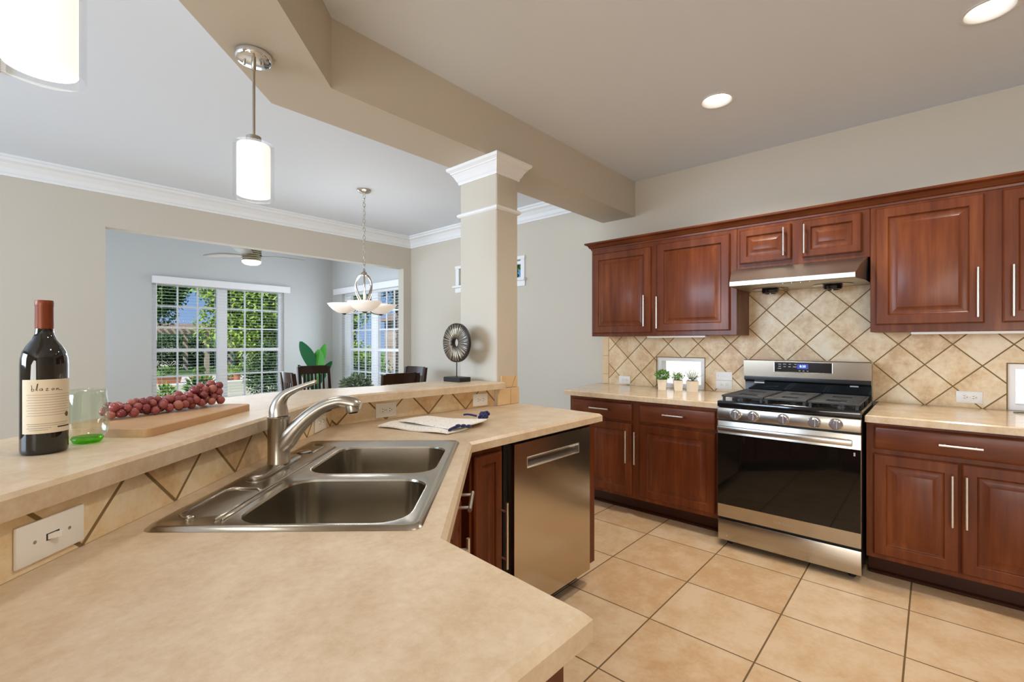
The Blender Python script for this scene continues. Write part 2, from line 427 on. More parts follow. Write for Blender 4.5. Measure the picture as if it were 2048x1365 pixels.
structure('wall_sunroom', wall_holes(nb(), lambda u, z, d: (u, d, z), -.6, 3.94, 0, 3.1, 7.73, 7.85, [(1.42, 3.13, .45, 2.13)]), M['wall_cool'], 'pale grey sunroom wall around the double window', 'wall', 0)
structure('wall_sunroom_left', box(nb(), (-.6, 5.58, 0), (-.48, 7.73, 3.0)), M['wall_cool'], 'left side wall of the sunroom', 'wall', 0)
structure('wall_left', box(nb(), (-4.1, -3.2, 0), (-4.0, 5.459, 2.77)), M['wall'], 'left living room wall', 'wall', 0)
structure('wall_back', box(nb(), (-4.0, -3.2, 0), (3.94, -3.1, 2.77)), M['wall'], 'kitchen wall opposite the dining room', 'wall', 0)
# boxed beam with its angled run
b = nb(); prism(b, [(1.03, 2.03), (3.94, 2.03), (3.94, 2.37), (.90, 2.37), (-2.2, -.73), (-2.2, -1.2)], 2.45, 2.77)
structure('beam', b, M['wall'], 'boxed ceiling beam turning at an angle over the bar', 'beam', 0)
b = nb(); box(b, (2.086, 2.007, 0), (2.287, 2.345, 2.45), .012, 3)
column = structure('column', b, M['wall'], 'square painted column standing at the end of the raised bar', 'column')
def ring_profile(bm, prof):
    """square moulding round the column; prof = (projection, z)"""
    prev = None
    for d, z in prof:
        r = [bm.verts.new(p) for p in ((2.086-d, 2.007-d, z), (2.287+d, 2.007-d, z), (2.287+d, 2.345+d, z), (2.086-d, 2.345+d, z))]
        if prev: bridge(bm, prev, r)
        prev = r
    return bm
b = ring_profile(nb(), [(0, 2.342), (.006, 2.342), (.009, 2.352), (.009, 2.358), (.016, 2.366), (.028, 2.39), (.040, 2.408), (.046, 2.411), (.046, 2.418), (.054, 2.424), (.064, 2.432), (.066, 2.438), (.066, 2.449), (0, 2.449)])
structure('trim_1', b, M['trim'], 'white crown capital at the top of the column', 'column capital', 0)
b = ring_profile(nb(), [(0, 2.122), (.006, 2.124), (.014, 2.132), (.016, 2.140), (.012, 2.147), (.004, 2.152), (0, 2.152)])
structure('trim_2', b, M['trim'], 'thin white collar moulding round the column below its capital', 'moulding', 0)
CROWN = [(0, 0), (.012, 0), (.012, .018), (.022, .028), (.032, .06), (.06, .095), (.085, .108), (.085, .128), (.10, .134), (.10, .152), (0, .152)]
b = nb(); extr(b, [(-4.0, 5.459-d, 2.617+h) for d, h in CROWN], (7.94, 0, 0))
structure('trim_3', b, M['trim'], 'white crown moulding along the top of the far dining wall', 'moulding', 0)
b = nb(); extr(b, [(3.94-d, 2.372, 2.617+h) for d, h in CROWN], (0, 3.087, 0))
structure('trim_4', b, M['trim'], 'white crown moulding along the top of the dining side wall', 'moulding', 0)

# ------------------------------------------------------------------ windows and blinds
def window(num, fn, u0, u1, z0, z1, units, rail, label, rows=(3, 2), cols=3, depth=(.05, .10), fw=.045):
    """units = list of (u0,u1) sash openings; rail = meeting-rail height or None"""
    t = thing('window_%d' % num, label, 'window', base=fn(u0, z0, depth[0]), kind='structure')
    d0, d1 = depth
    b = nb()
    def bar(ua, ub, za, zb, da, db): box(b, fn(ua, za, da), fn(ub, zb, db))
    e = sorted([u0, u1] + [q for un in units for q in un])
    bar(u0, u1, z1-fw, z1, d0, d1); bar(u0, u1, z0, z0+fw, d0, d1)
    for a, c in zip(e[::2], e[1::2]): bar(a, c, z0+fw, z1-fw, d0, d1)
    obj('frame', b, M['winwhite'], t, 0)
    if rail:
        b = nb()
        for a, c in units: bar(a, c, rail-.022, rail+.022, d0+.005, d1-.005)
        obj('meeting_rail', b, M['winwhite'], t, 0)
        b = nb(); m = (d0+d1)/2
        for a, c in units:
            for (za, zb, nr) in ((rail+.022, z1-fw, rows[0]), (z0+fw, rail-.022, rows[1])):
                for i in range(1, cols): u = a+(c-a)*i/cols; bar(u-.010, u+.010, za, zb, m-.008, m+.008)
                for i in range(1, nr): z = za+(zb-za)*i/nr; bar(a, c, z-.010, z+.010, m-.009, m+.009)
        obj('muntins', b, M['winwhite'], t, 0)
    for a, c in units:
        b = nb(); m = (d0+d1)/2+.012; box(b, fn(a, z0+fw, m), fn(c, z1-fw, m+.004)); obj('pane', b, M['pane'], t, 0)
    return t
f_back = lambda u, z, d: (u, 7.73+d, z)
f_side = lambda u, z, d: (3.94+d, u, z)
window(1, f_back, 1.42, 3.13, .45, 2.13, [(1.484, 2.197), (2.333, 3.065)], 1.193, 'large white double window with muntins in the sunroom back wall')
window(2, f_side, 5.62, 7.40, .45, 2.12, [(5.77, 6.38), (6.57, 7.20)], 1.187, 'white double window with muntins in the sunroom side wall', cols=3)
window(3, f_side, 3.41, 4.44, 2.01, 2.225, [(3.45, 4.40)], None, 'small high white window behind the column', depth=(.07, .11), fw=.03)
window(4, f_side, 1.401, 1.815, .907, 1.167, [(1.437, 1.779)], None, 'small low window in the backsplash behind the herb pots', depth=(.006, .10), fw=.030)
window(5, f_side, -.73, -.32, .907, 1.173, [(-.695, -.352)], None, 'small low window in the backsplash at the right edge', depth=(.006, .10), fw=.030)
# casing of the high window
b = nb()
for a, c, z0, z1, p in ((3.352, 3.41, 2.0, 2.245, .014), (4.44, 4.498, 2.0, 2.245, .014), (3.345, 4.505, 2.225, 2.262, .02), (3.325, 4.525, 1.985, 2.012, .05), (3.345, 4.505, 1.925, 1.985, .016)):
    box(b, (3.94-p, a, z0), (3.94, c, z1), .003)
structure('trim_5', b, M['trim'], 'white casing and sill of the small high window', 'window casing', 0)
def blind(fn, u0, u1, units, ztop, zbot, label):
    t = thing('window_blind', label, 'blind', base=fn(u0, ztop, 0))
    obj('valance', box(nb(), fn(u0, ztop-.098, -.055), fn(u1, ztop, -.004), .004), M['winwhite'], t)
    for a, c in units:
        b = nb(); z = zbot+.04; k = 0
        while z < ztop-.10:
            box(b, fn(a, z, .004), fn(c, z+.0018, .040)); z += .043
        s = obj('slats', b, M['blind'], t, 0)
        obj('bottom_rail', box(nb(), fn(a, zbot, .0), fn(c, zbot+.022, .046), .003), M['trim'], t)
        b = nb()
        for q in (a+.10, c-.10): tube(b, [fn(q, zbot+.02, .023), fn(q, ztop-.1, .023)], .0016, 5)
        obj('ladder_cords', b, M['trim'], t, 0)
    b = nb(); q = units[0][0]+.035; tube(b, [fn(q, ztop-.1, -.012), fn(q, ztop-.86, -.012)], .005, 8); obj('tilt_wand', b, M['clearwhite'], t)
    return t
M['blind'] = pbr('white_slats', (0.88, 0.89, 0.90), .45)
M['clearwhite'] = pbr('white_wand', (0.82, 0.83, 0.83), .3)
blind(f_back, 1.418, 3.205, [(1.435, 2.262), (2.272, 3.118)], 2.190, .48, 'white slatted blind with a plain valance over the large sunroom window')
blind(f_side, 5.60, 7.60, [(5.635, 6.47), (6.48, 7.385)], 2.205, .48, 'white slatted blind with a plain valance on the sunroom side window')

# ------------------------------------------------------------------ range wall: tiled splashback
b = wall_holes(nb(), lambda u, z, d: (d, u, z), -1.3, 2.294, .9053, 1.70, 3.928, 3.9395, [HW[0], HW[1]])
structure('wall_backsplash', b, M['bs_range'], 'beige diamond-laid tile backsplash behind the range', 'backsplash', 0)
def strip_tiles():
    b = nb(); zs = [.9045, .998, 1.172, 1.348]
    for a, c in zip(zs, zs[1:]): box(b, (3.928, 2.299, a+.002), (3.9395, 2.362, c-.002), .0015)
    return b
M['tile_plain'] = pbr('plain_tile', TB[1], .4, var=TB[0], vscale=9)
M['grout'] = pbr('grout', GR, .85)
structure('trim_6', strip_tiles(), M['tile_plain'], 'column of small tiles at the left end of the range backsplash', 'tile border', 0)
b = nb()
for (y0, y1, z0, z1) in (HW[0], HW[1]):
    for a, c, p, q in ((y0-.006, y0, z0, z1), (y1, y1+.006, z0, z1), (y0-.006, y1+.006, z1, z1+.006)): box(b, (3.926, a, p), (3.9275, c, q))
structure('trim_7', b, M['grout'], 'brown grout lines framing the two small backsplash windows', 'tile border', 0)

# ------------------------------------------------------------------ island: pony wall, tile, worktops
A = Vector((.008, 1.113)); K = Vector((1.067, 2.102)); E_ = Vector((2.287, 2.007))
dg = (K-A).normalized(); A2 = A - dg*.8; nd = Vector((dg.y, -dg.x))           # nd points into the kitchen
dx = (E_-K).normalized(); nx = Vector((dx.y, -dx.x))
def off(p, n, d): return tuple(p+n*d)
mk = (nd+nx); mk = mk/mk.dot(nd)                                            # mitre at the bend
b = nb(); prism(b, [tuple(A2-nd*.011), tuple(K-mk*.011), (2.083, 2.034), (2.083, 2.20), tuple(K-mk*.13), tuple(A2-nd*.13)], 0, 1.012)
structure('wall_island', b, M['wall'], 'low wall carrying the raised bar behind the sink', 'wall', 0)
def bs_tile(name, P, d, s0):
    # diamonds whose lower points meet the counter at distance s0 along the wall
    o = P.dot(d); z0 = .905
    return tile_mat(name, 'diag', (d.x, d.y), o+s0+z0-.257*40, o+s0-z0-.257*40, .257, TB, GR, .0075)
m1 = bs_tile('bar_wall_tile_angled', A, dg, .146); m2 = bs_tile('bar_wall_tile_straight', K, dx, .281)
b = prism(nb(), [tuple(A2), tuple(K), tuple(K-mk*.0108), tuple(A2-nd*.0108)], .9053, 1.012)
structure('wall_bar_tile_angled', b, m1, 'diamond-laid tile strip under the angled bar beside the sink', 'backsplash', 0)
b = prism(nb(), [tuple(K), (2.085, 2.0228), (2.085, 2.033), tuple(K-mk*.0108)], .9053, 1.012)
structure('wall_bar_tile_straight', b, m2, 'diamond-laid tile strip under the straight bar behind the towel', 'backsplash', 0)
b = nb()
for x0, x1, z0, z1 in ((2.086, 2.203, .906, 1.010), (2.206, 2.285, .906, 1.010), ): box(b, (x0, 1.995, z0), (x1, 2.0065, z1), .0015)
extr(b, [(2.120, 1.9955, 1.014), (2.212, 1.9955, 1.014), (2.250, 1.9955, 1.086), (2.120, 1.9955, 1.086)], (0, .011, 0))
extr(b, [(2.216, 1.9955, 1.014), (2.270, 1.9955, 1.014), (2.270, 1.9955, 1.080), (2.254, 1.9955, 1.084)], (0, .011, 0))
structure('trim_8', b, M['tile_plain'], 'cut tiles at the foot of the column beside the bar end', 'tile border', 0)

# sink frame of reference
SO = Vector((.728, 1.325)); S1 = Vector((.731, .682)).normalized(); S2 = Vector((.682, -.731)).normalized()
def sk(p): return tuple(SO + S1*p[0] + S2*p[1])
COUNTER = [(.582, .366), (.609, .726), (1.258, 1.344), (2.243, 1.351), (2.285, 2.0065), (2.08, 2.0065), (2.075, 2.0325), tuple(K-mk*.0105), tuple(A2-nd*.0105), (-.577, .366)]
hole = [sk(p) for p in rrect(-.026, .010, .422, .275, .03)]
o = obj('island_worktop', slab(nb(), COUNTER, .864, .905, .011, [hole]), M['counter'], smooth=0)
tag(o, 'beige laminate worktop of the angled island with the sink cut into it', 'worktop')
BAR = [(-.514, .612), (.671, 1.67), (.95, 1.917), (1.04, 1.972), (1.13, 1.984), (1.25, 1.984), (2.112, 1.955), (2.112, 1.990), (2.083, 2.004), (2.083, 2.345), (1.448, 2.305), (1.05, 2.385), (.9, 2.39), (.65, 2.302), (.013, 1.725), (-.514, 1.245)]
o = obj('bar_worktop', slab(nb(), BAR, 1.013, 1.055, .008), M['counter'], smooth=0)
tag(o, 'raised beige laminate bar top with the wine bottle and cutting board on it', 'worktop')

# ------------------------------------------------------------------ range-wall worktops
o = obj('left_worktop', slab(nb(), [(3.16, 1.037), (3.9385, 1.037), (3.9385, 2.362), (3.9395, 2.363), (3.9395, 2.40), (3.90, 2.40), (3.16, 2.275)], .866, .905, .006), M['counter_gloss'], smooth=0)
o.name = 'kitchen_worktop'; tag(o, 'beige worktop with the three herb pots left of the range', 'worktop', 'worktops beside the range')
o = obj('kitchen_worktop', slab(nb(), [(3.16, -1.3), (3.9385, -1.3), (3.9385, .276), (3.16, .276)], .866, .905, .006), M['counter_gloss'], smooth=0)
tag(o, 'beige worktop running from the right side of the range', 'worktop', 'worktops beside the range')

# ------------------------------------------------------------------ cabinets on the range wall
f_x = lambda X: (lambda u, v, d: (X+d, u, v))
def front(t, name, X, y0, y1, z0, z1, hand=None, drawer=False, st=.058):
    b = nb(); panel(b, y0, y1, z0, z1, DRAWP if drawer else DOORP(st), f_x(X))
    o = obj(name, b, M['cherry_h'] if drawer else M['cherry'], t, 25)
    if hand:
        (ya, za), (yb, zb) = hand
        obj('handle', pull((X, ya, za), (X, yb, zb), (-1, 0, 0)), M['nickel_light'], o)
    return o
def base_cabinet(label, y0, y1, drawers, doors):
    t = thing('base_cabinet', label, 'cabinet', base=(3.22, (y0+y1)/2, 0), group='base cabinets beside the range')
    obj('body', box(nb(), (3.2215, y0, .125), (3.925, y1, .8645)), M['cherry'], t, 0)
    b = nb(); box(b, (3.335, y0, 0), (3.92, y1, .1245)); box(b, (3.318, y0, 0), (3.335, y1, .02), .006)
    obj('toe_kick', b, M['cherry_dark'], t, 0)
    for d in drawers: front(t, 'drawer', 3.2, *d, drawer=True)
    for d in doors: front(t, 'door', 3.2, *d)
    return t
base_cabinet('cherry base cabinet with two drawers over two doors left of the range', 1.04, 2.245,
    [(1.68, 2.217, .705, .838, ((1.86, .782), (2.03, .782))), (1.074, 1.615, .712, .840, ((1.275, .784), (1.425, .784)))],
    [(1.68, 2.217, .150, .688, ((1.712, .395), (1.712, .635))), (1.074, 1.617, .156, .692, ((1.640, .395), (1.640, .635)))])
base_cabinet('cherry base cabinet with one wide drawer over two doors right of the range', -.485, .274,
    [(-.447, .241, .722, .846, ((-.178, .782), (-.020, .782)))],
    [(-.097, .244, .150, .695, ((-.070, .383), (-.070, .637))), (-.447, -.103, .150, .697, ((-.121, .385), (-.121, .640)))])
t = thing('base_cabinet', 'cherry base cabinet at the far right end mostly out of view', 'cabinet', base=(3.22, -.9, 0), group='base cabinets beside the range')
obj('body', box(nb(), (3.2215, -1.28, .125), (3.925, -.487, .8645)), M['cherry'], t, 0)
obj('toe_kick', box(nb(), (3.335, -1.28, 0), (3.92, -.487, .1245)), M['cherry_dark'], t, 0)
front(t, 'drawer', 3.2, -1.24, -.52, .722, .846, drawer=True); front(t, 'door', 3.2, -1.24, -.52, .15, .695)
def wall_cabinet(label, y0, y1, z0, z1, doors):
    t = thing('wall_cabinet', label, 'cabinet', base=(3.62, (y0+y1)/2, z0), group='cherry wall cabinets over the range wall')
    obj('body', box(nb(), (3.6215, y0, z0), (3.925, y1, z1), .002), M['cherry'], t, 0)
    for d in doors: front(t, 'door', 3.6, *d[:5], st=d[5] if len(d) > 5 else .062)
    return t
wall_cabinet('two-door cherry wall cabinet at the left end above the herb pots', 1.061, 2.290, 1.352, 2.14,
    [(1.720, 2.272, 1.378, 2.084, ((1.765, 1.43), (1.765, 1.685))), (1.106, 1.667, 1.386, 2.094, ((1.652, 1.41), (1.652, 1.665)))])
wall_cabinet('short two-door cherry cabinet above the range hood', .290, 1.060, 1.825, 2.14,
    [(.713, 1.039, 1.86, 2.102, ((.752, 1.885), (.752, 2.075)), .05), (.329, .648, 1.861, 2.106, ((.632, 1.885), (.632, 2.075)), .05)])
wall_cabinet('tall two-door cherry wall cabinet to the right of the range hood', -.775, .289, 1.361, 2.14,
    [(-.207, .262, 1.403, 2.110, ((-.180, 1.435), (-.180, 1.705))), (-.75, -.274, 1.404, 2.112, ((-.313, 1.435), (-.313, 1.705)))])
wall_cabinet('cherry wall cabinet at the far right end out of view', -1.3, -.777, 1.361, 2.14, [(-1.27, -.80, 1.403, 2.11, None)])
b = nb(); CP = [(0, 0), (.006, 0), (.008, .012), (.016, .016), (.030, .040), (.046, .047), (.050, .050), (.050, .062), (0, .062)]
rings = []
for y, k in ((-1.3, 0), (2.290, 1)): rings.append([b.verts.new((3.6215-d, y+k*d, 2.125+h)) for d, h in CP])
rings.append([b.verts.new((3.92, 2.290+d, 2.125+h)) for d, h in CP])
for p, q in zip(rings, rings[1:]): bridge(b, p, q)
b.faces.new(rings[0]); b.faces.new(rings[-1][::-1])
o = obj('crown_moulding', b, M['cherry_h'], smooth=0); tag(o, 'cherry crown moulding running along the top of all wall cabinets', 'moulding')
for y0, y1, lab in ((1.30, 1.78, 'thin white light bar under the left wall cabinet'), (-.55, .10, 'thin white light bar under the right wall cabinet')):
    z = 1.352 if y0 > 1 else 1.361
    b = nb(); box(b, (3.66, y0, z-.016), (3.73, y1, z-.0005), .003)
    o = obj('under_cabinet_light', b, M['plate']); tag(o, lab, 'light', 'light bars under the wall cabinets')

# ------------------------------------------------------------------ range hood
t = thing('range_hood', 'stainless steel range hood under the short cherry cabinet', 'range hood', base=(3.6, .69, 1.68))
b = nb()
ZB = 1.684
sec = [  # (x, y0, y1, z) outline rows from wall bottom, forward, up and back
    [(3.925, .30, ZB), (3.925, 1.055, ZB)], [(3.60, .312, ZB), (3.60, 1.059, ZB)], [(3.44, .345, ZB), (3.44, 1.054, ZB)],
    [(3.432, .345, ZB+.004), (3.432, 1.054, ZB+.004)], [(3.432, .345, 1.717), (3.432, 1.054, 1.717)],
    [(3.445, .342, 1.722), (3.445, 1.058, 1.722)], [(3.50, .330, 1.765), (3.50, 1.068, 1.765)], [(3.55, .316, 1.797), (3.55, 1.078, 1.797)],
    [(3.598, .302, 1.822), (3.598, 1.088, 1.822)], [(3.62, .302, 1.824), (3.62, 1.058, 1.824)], [(3.925, .302, 1.824), (3.925, 1.055, 1.824)]]
rows = [[b.verts.new(p) for p in r] for r in sec]
for p, q in zip(rows, rows[1:]): b.faces.new((p[0], p[1], q[1], q[0]))
b.faces.new([r[0] for r in rows]); b.faces.new([r[1] for r in rows][::-1]); b.faces.new((rows[-1][0], rows[-1][1], rows[0][1], rows[0][0]))
obj('hood_body', b, M['hood'], t, 40)
for y in (.50, .875):
    b = nb(); lathe(b, [(.030, 0), (.052, .004), (.056, .016), (.050, .030), (.038, .034), (.036, .012), (0, .012)], (3.76, y, ZB-.001), (0, 0, -1), 24, caps=False)
    obj('blower_cup', b, M['black'], t)
    b = nb(); lathe(b, [(.058, 0), (.112, 0), (.116, .003), (.058, .004)], (3.76, y, ZB-.0005), (0, 0, -1), 28, caps=False)
    obj('intake_ring', b, M['chrome'], t)
for k in range(4):
    b = nb(); lathe(b, [(.0045, 0), (.0045, .004), (0, .005)], (3.455, .58+.05*k, ZB), (0, 0, -1), 10); obj('button', b, M['chrome'], t)

# ------------------------------------------------------------------ gas range
Y0, Y1, YC = .286, 1.028, .657
t = thing('gas_range', 'stainless steel gas range with black oven window and five knobs', 'range', base=(3.4, YC, 0))
b = nb(); box(b, (3.135, Y0+.004, .05), (3.80, Y1-.004, .905)); obj('body', b, M['blackmatte'], t, 0)
for x in (3.2, 3.74):
    for y in (Y0+.05, Y1-.05):
        b = nb(); lathe(b, [(.016, 0), (.020, .004), (.020, .012), (.010, .016), (.010, .0495)], (x, y, 0), seg=14); obj('foot', b, M['blackmatte'], t)
b = nb(); box(b, (3.118, Y0, .040), (3.134, Y1, .172), .004, 2); obj('drawer', b, M['steel'], t)
b = nb(); box(b, (3.112, Y0, .187), (3.134, Y1, .800), .004, 2); door = obj('oven_door', b, M['steel'], t)
b = nb(); box(b, (3.1085, Y0+.002, .270), (3.1118, Y1-.002, .719), .001); obj('oven_window', b, M['ovenglass'] if 'ovenglass' in M else M['black'], door)
b = nb(); text_into(b, 'SAMSUNG', .021, lambda x, y: (3.1115, .655-x, .2275+y), spacing=1.15); obj('lettering', b, M['greytext'], door, 0)
b = nb(); box(b, (3.062, Y0+.035, .740), (3.076, Y1-.012, .774), .005, 2)
for y in (Y0+.16, Y1-.16): box(b, (3.075, y-.012, .747), (3.1115, y+.012, .767), .002)
obj('handle', b, M['steel'], door)
b = nb(); box(b, (3.1075, .312, .683), (3.1084, .320, .702)); obj('energy_mark', b, M['greytext'], door, 0)
b = nb(); box(b, (3.104, Y0, .811), (3.134, Y1, .884), .004, 2); cp = obj('control_panel', b, M['steel'], t)
for y in (.918, .817, .656, .499, .398):
    b = nb(); lathe(b, [(.033, 0), (.033, .003), (.029, .006), (.0275, .022), (.024, .026), (0, .026)], (3.104, y, .846), (-1, 0, 0), 28)
    box(b, (3.070, y-.0065, .823), (3.084, y+.0065, .869), .002)
    obj('knob', b, M['knob'], cp)
b = nb(); box(b, (3.102, Y0, .888), (3.135, Y1, .926), .006, 2); box(b, (3.135, Y0, .9055), (3.70, Y1, .926), .003)
ct = obj('cooktop', b, M['black'], t)
for (x, y, r) in ((3.27, .93, .045), (3.53, .93, .036), (3.40, .657, .05), (3.27, .39, .045), (3.53, .39, .036)):
    b = nb(); lathe(b, [(r*1.25, 0), (r*1.25, .006), (r, .008), (r, .016), (r*.85, .019), (0, .020)], (x, y, .9265), seg=24); obj('burner', b, M['burner'], ct)
def grate(y0, y1):
    b = nb(); z = .960; r = .0065; x0, x1 = 3.150, 3.665
    for y in (y0+.008, y1-.008): box(b, (x0, y-r, z-.012), (x1, y+r, z), .002)
    for x in (x0+.006, x1-.006): box(b, (x-r, y0, z-.012), (x+r, y1, z), .002)
    n = 13
    for k in range(1, n):
        x = x0+(x1-x0)*k/n
        if k in (3, 4, 9, 10):
            w = (y1-y0)*.30; box(b, (x-.0045, y0+.01, z-.010), (x+.0045, y0+w, z), .0015); box(b, (x-.0045, y1-w, z-.010), (x+.0045, y1-.01, z), .0015)
        else: box(b, (x-.0045, y0+.01, z-.010), (x+.0045, y1-.01, z), .0015)
    for x in (x0+.012, (x0+x1)/2, x1-.012):
        for y in (y0+.012, y1-.012): box(b, (x-.007, y-.007, .9265), (x+.007, y+.007, z-.008))
    return b
for y0, y1 in ((Y0+.012, .540), (.546, .768), (.774, Y1-.012)): obj('grate', grate(y0, y1), M['iron'], ct)
# backguard
b = nb(); extr(b, [(3.705, Y0+.002, .9265), (3.78, Y0+.002, .9265), (3.78, Y0+.002, 1.160), (3.68, Y0+.002, 1.160), (3.672, Y0+.002, 1.055), (3.672, Y0+.002, 1.030), (3.70, Y0+.002, 1.016)], (0, Y1-Y0-.004, 0))
bgd = obj('backguard', b, M['blackpanel'], t, 20)
b = nb(); extr(b, [(3.668, Y0, 1.056), (3.668, Y0, 1.168), (3.672, Y0, 1.172), (3.786, Y0, 1.172), (3.786, Y0, 1.160), (3.6785, Y0, 1.161), (3.6725, Y0, 1.056)], (0, Y1-Y0, 0)); obj('steel_cover', b, M['steel_bg'], bgd, 20)
fbg = lambda u, v, d: (3.668-.0006-d, u, v)
b = nb(); q = [(.829, 1.092), (.490, 1.092), (.490, 1.160), (.829, 1.160)]
b.faces.new([b.verts.new(fbg(u, v, .0005)) for u, v in q]); ds = obj('display_panel', b, M['black'], bgd, 0)
b = nb()
for a, c in zip(q, q[1:]+q[:1]): tube(b, [fbg(*a, .001), fbg(*c, .001)], .0022, 6)
obj('display_frame', b, M['nickel_light'], bgd)
b = nb(); b.faces.new([b.verts.new(fbg(u, v, .0008)) for u, v in ((.690, 1.117), (.625, 1.117), (.625, 1.150), (.690, 1.150))]); obj('clock_window', b, M['blue_glow'], bgd, 0)
b = nb(); text_into(b, '8:20', .021, lambda x, y: fbg(.657-x, 1.134+y, .0014)); obj('clock_digits', b, M['digit_glow'], bgd, 0)
for u, v, w in ((.795, 1.146, .018), (.765, 1.147, .018), (.733, 1.147, .014), (.70, 1.147, .012), (.795, 1.131, .016), (.765, 1.130, .014), (.735, 1.130, .014), (.703, 1.130, .022), (.796, 1.117, .020), (.675, 1.104, .01), (.652, 1.104, .01), (.628, 1.104, .01)):
    b = nb(); b.faces.new([b.verts.new(fbg(u+s*w/2, v+k*.0022, .001)) for s, k in ((1, -1), (-1, -1), (-1, 1), (1, 1))]); obj('key_mark', b, M['greytext'], bgd, 0)
for q0, q1 in (((3.6995, .355, 1.010), (3.7035, .400, 1.022)), ((3.6995, .90, 1.004), (3.7035, .965, 1.014))): obj('rating_label', box(nb(), q0, q1), M['paperlabel'], bgd, 0)

# ------------------------------------------------------------------ island cabinets and dishwasher
i1 = Vector((.609, .726)); i2 = Vector((1.258, 1.344)); fd = (i2-i1).normalized(); fnrm = Vector((fd.y, -fd.x))
def fdiag(offs): return lambda u, v, d: (*(i1+fd*u+fnrm*(offs-d)), v)
t = thing('sink_cabinet', 'cherry corner cabinet under the stainless sink', 'cabinet', base=(*(i1+fd*.45), 0))
b = nb()
pts = [i1-fnrm*.055+fd*.03, i2-fnrm*.055-fd*.04, Vector((1.27, 1.45)), Vector((1.255, 1.98)), A+dg*.5+nd*.015, A+dg*.05+nd*.015, Vector((.5, .80))]
top = .69
bmk = [tuple(p) for p in pts]; prism(b, bmk, .11, top); 
# face frame above the box, leaving the bowls free
ff = [tuple(i1-fnrm*.055+fd*.03), tuple(i2-fnrm*.055-fd*.04), tuple(i2-fnrm*.075-fd*.05), tuple(i1-fnrm*.075+fd*.04)]
prism(b, ff, top, .8635)
obj('body', b, M['cherry'], t, 0)
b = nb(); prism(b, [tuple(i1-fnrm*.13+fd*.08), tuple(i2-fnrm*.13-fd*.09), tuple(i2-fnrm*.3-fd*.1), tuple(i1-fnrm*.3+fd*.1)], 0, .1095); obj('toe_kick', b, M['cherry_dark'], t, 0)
b = nb(); panel(b, .09, .80, .735, .855, DRAWP, fdiag(-.033)); fr = obj('false_drawer', b, M['cherry'], t, 25)
obj('handle', pull((*(i1+fd*.40-fnrm*.033), .815), (*(i1+fd*.56-fnrm*.033), .815), (*fnrm, 0), reach=.055), M['nickel_light'], fr)
for u0, u1, uh in ((.09, .442, .405), (.448, .80, .485)):
    b = nb(); panel(b, u0, u1, .14, .715, DOORP(.055), fdiag(-.033)); d_ = obj('door', b, M['cherry'], t, 25)
    obj('handle', pull((*(i1+fd*uh-fnrm*.033), .45), (*(i1+fd*uh-fnrm*.033), .70), (*fnrm, 0), reach=.045), M['nickel_light'], d_)
f_y = lambda Y: (lambda u, v, d: (u, Y+d, v))
t = thing('slim_cabinet', 'slim cherry cabinet between the sink and the dishwasher', 'cabinet', base=(1.38, 1.4, 0))
b = nb(); box(b, (1.288, 1.3915, .11), (1.4775, 1.96, .8635)); obj('body', b, M['cherry'], t, 0)
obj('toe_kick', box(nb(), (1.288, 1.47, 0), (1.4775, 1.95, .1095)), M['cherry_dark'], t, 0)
b = nb(); panel(b, 1.300, 1.463, .14, .832, DOORP(.042)[:-2]+[(.074, .003), (.076, .002)], f_y(1.37)); d_ = obj('door', b, M['cherry'], t, 25)
obj('handle', pull((1.452, 1.37, .34), (1.452, 1.37, .62), (0, -1, 0), reach=.035), M['nickel_light'], d_)
t = thing('dishwasher', 'stainless steel dishwasher with a pocket handle at the island end', 'dishwasher', base=(1.828, 1.4, 0))
obj('body', box(nb(), (1.50, 1.402, .10), (2.128, 1.96, .855)), M['blackmatte'], t, 0)
for x in (1.54, 2.09):
    for y in (1.48, 1.9): b = nb(); lathe(b, [(.018, 0), (.018, .01), (.008, .012), (.008, .0995)], (x, y, 0), seg=12); obj('foot', b, M['blackmatte'], t)
obj('kick_plate', box(nb(), (1.505, 1.44, .012), (2.125, 1.455, .0995)), M['blackmatte'], t, 0)
# door with the pocket cut out of it
dx0, dx1, dz0, dz1 = 1.526, 2.130, .088, .848; px0, px1, pz0, pz1 = 1.613, 2.025, .730, .778; Yf = 1.36
b = nb()
def q4(a, c, d, e): b.faces.new([b.verts.new(p) for p in (a, c, d, e)])
wall_us = [(dx0, dx1, dz0, pz0), (dx0, dx1, pz1, dz1), (dx0, px0, pz0, pz1), (px1, dx1, pz0, pz1)]
for x0, x1, z0, z1 in wall_us: q4((x0, Yf, z0), (x1, Yf, z0), (x1, Yf, z1), (x0, Yf, z1))
q4((dx0, Yf, dz0), (dx0, Yf+.04, dz0), (dx0, Yf+.04, dz1), (dx0, Yf, dz1)); q4((dx1, Yf, dz0), (dx1, Yf, dz1), (dx1, Yf+.04, dz1), (dx1, Yf+.04, dz0))
q4((dx0, Yf, dz1), (dx0, Yf+.04, dz1), (dx1, Yf+.04, dz1), (dx1, Yf, dz1)); q4((dx0, Yf, dz0), (dx1, Yf, dz0), (dx1, Yf+.04, dz0), (dx0, Yf+.04, dz0))
obj('door', b, M['steel_v'], t, 0)
b = nb(); n = 8; prev = None
for k in range(n+1):
    f = k/n; z = pz1-(pz1-pz0)*f; y = Yf+.030*math.sin(PI*min(1, f*.62+.38))+.001
    r = [b.verts.new((px0, y, z)), b.verts.new((px1, y, z))]
    if prev: b.faces.new((prev[0], prev[1], r[1], r[0]))
    prev = r
for x in (px0, px1): b.faces.new([b.verts.new(p) for p in ((x, Yf, pz0), (x, Yf+.03, pz0), (x, Yf+.03, pz1), (x, Yf, pz1))])
pk = obj('pocket_handle', b, M['steel'], t, 60, recalc=False)
b = nb()
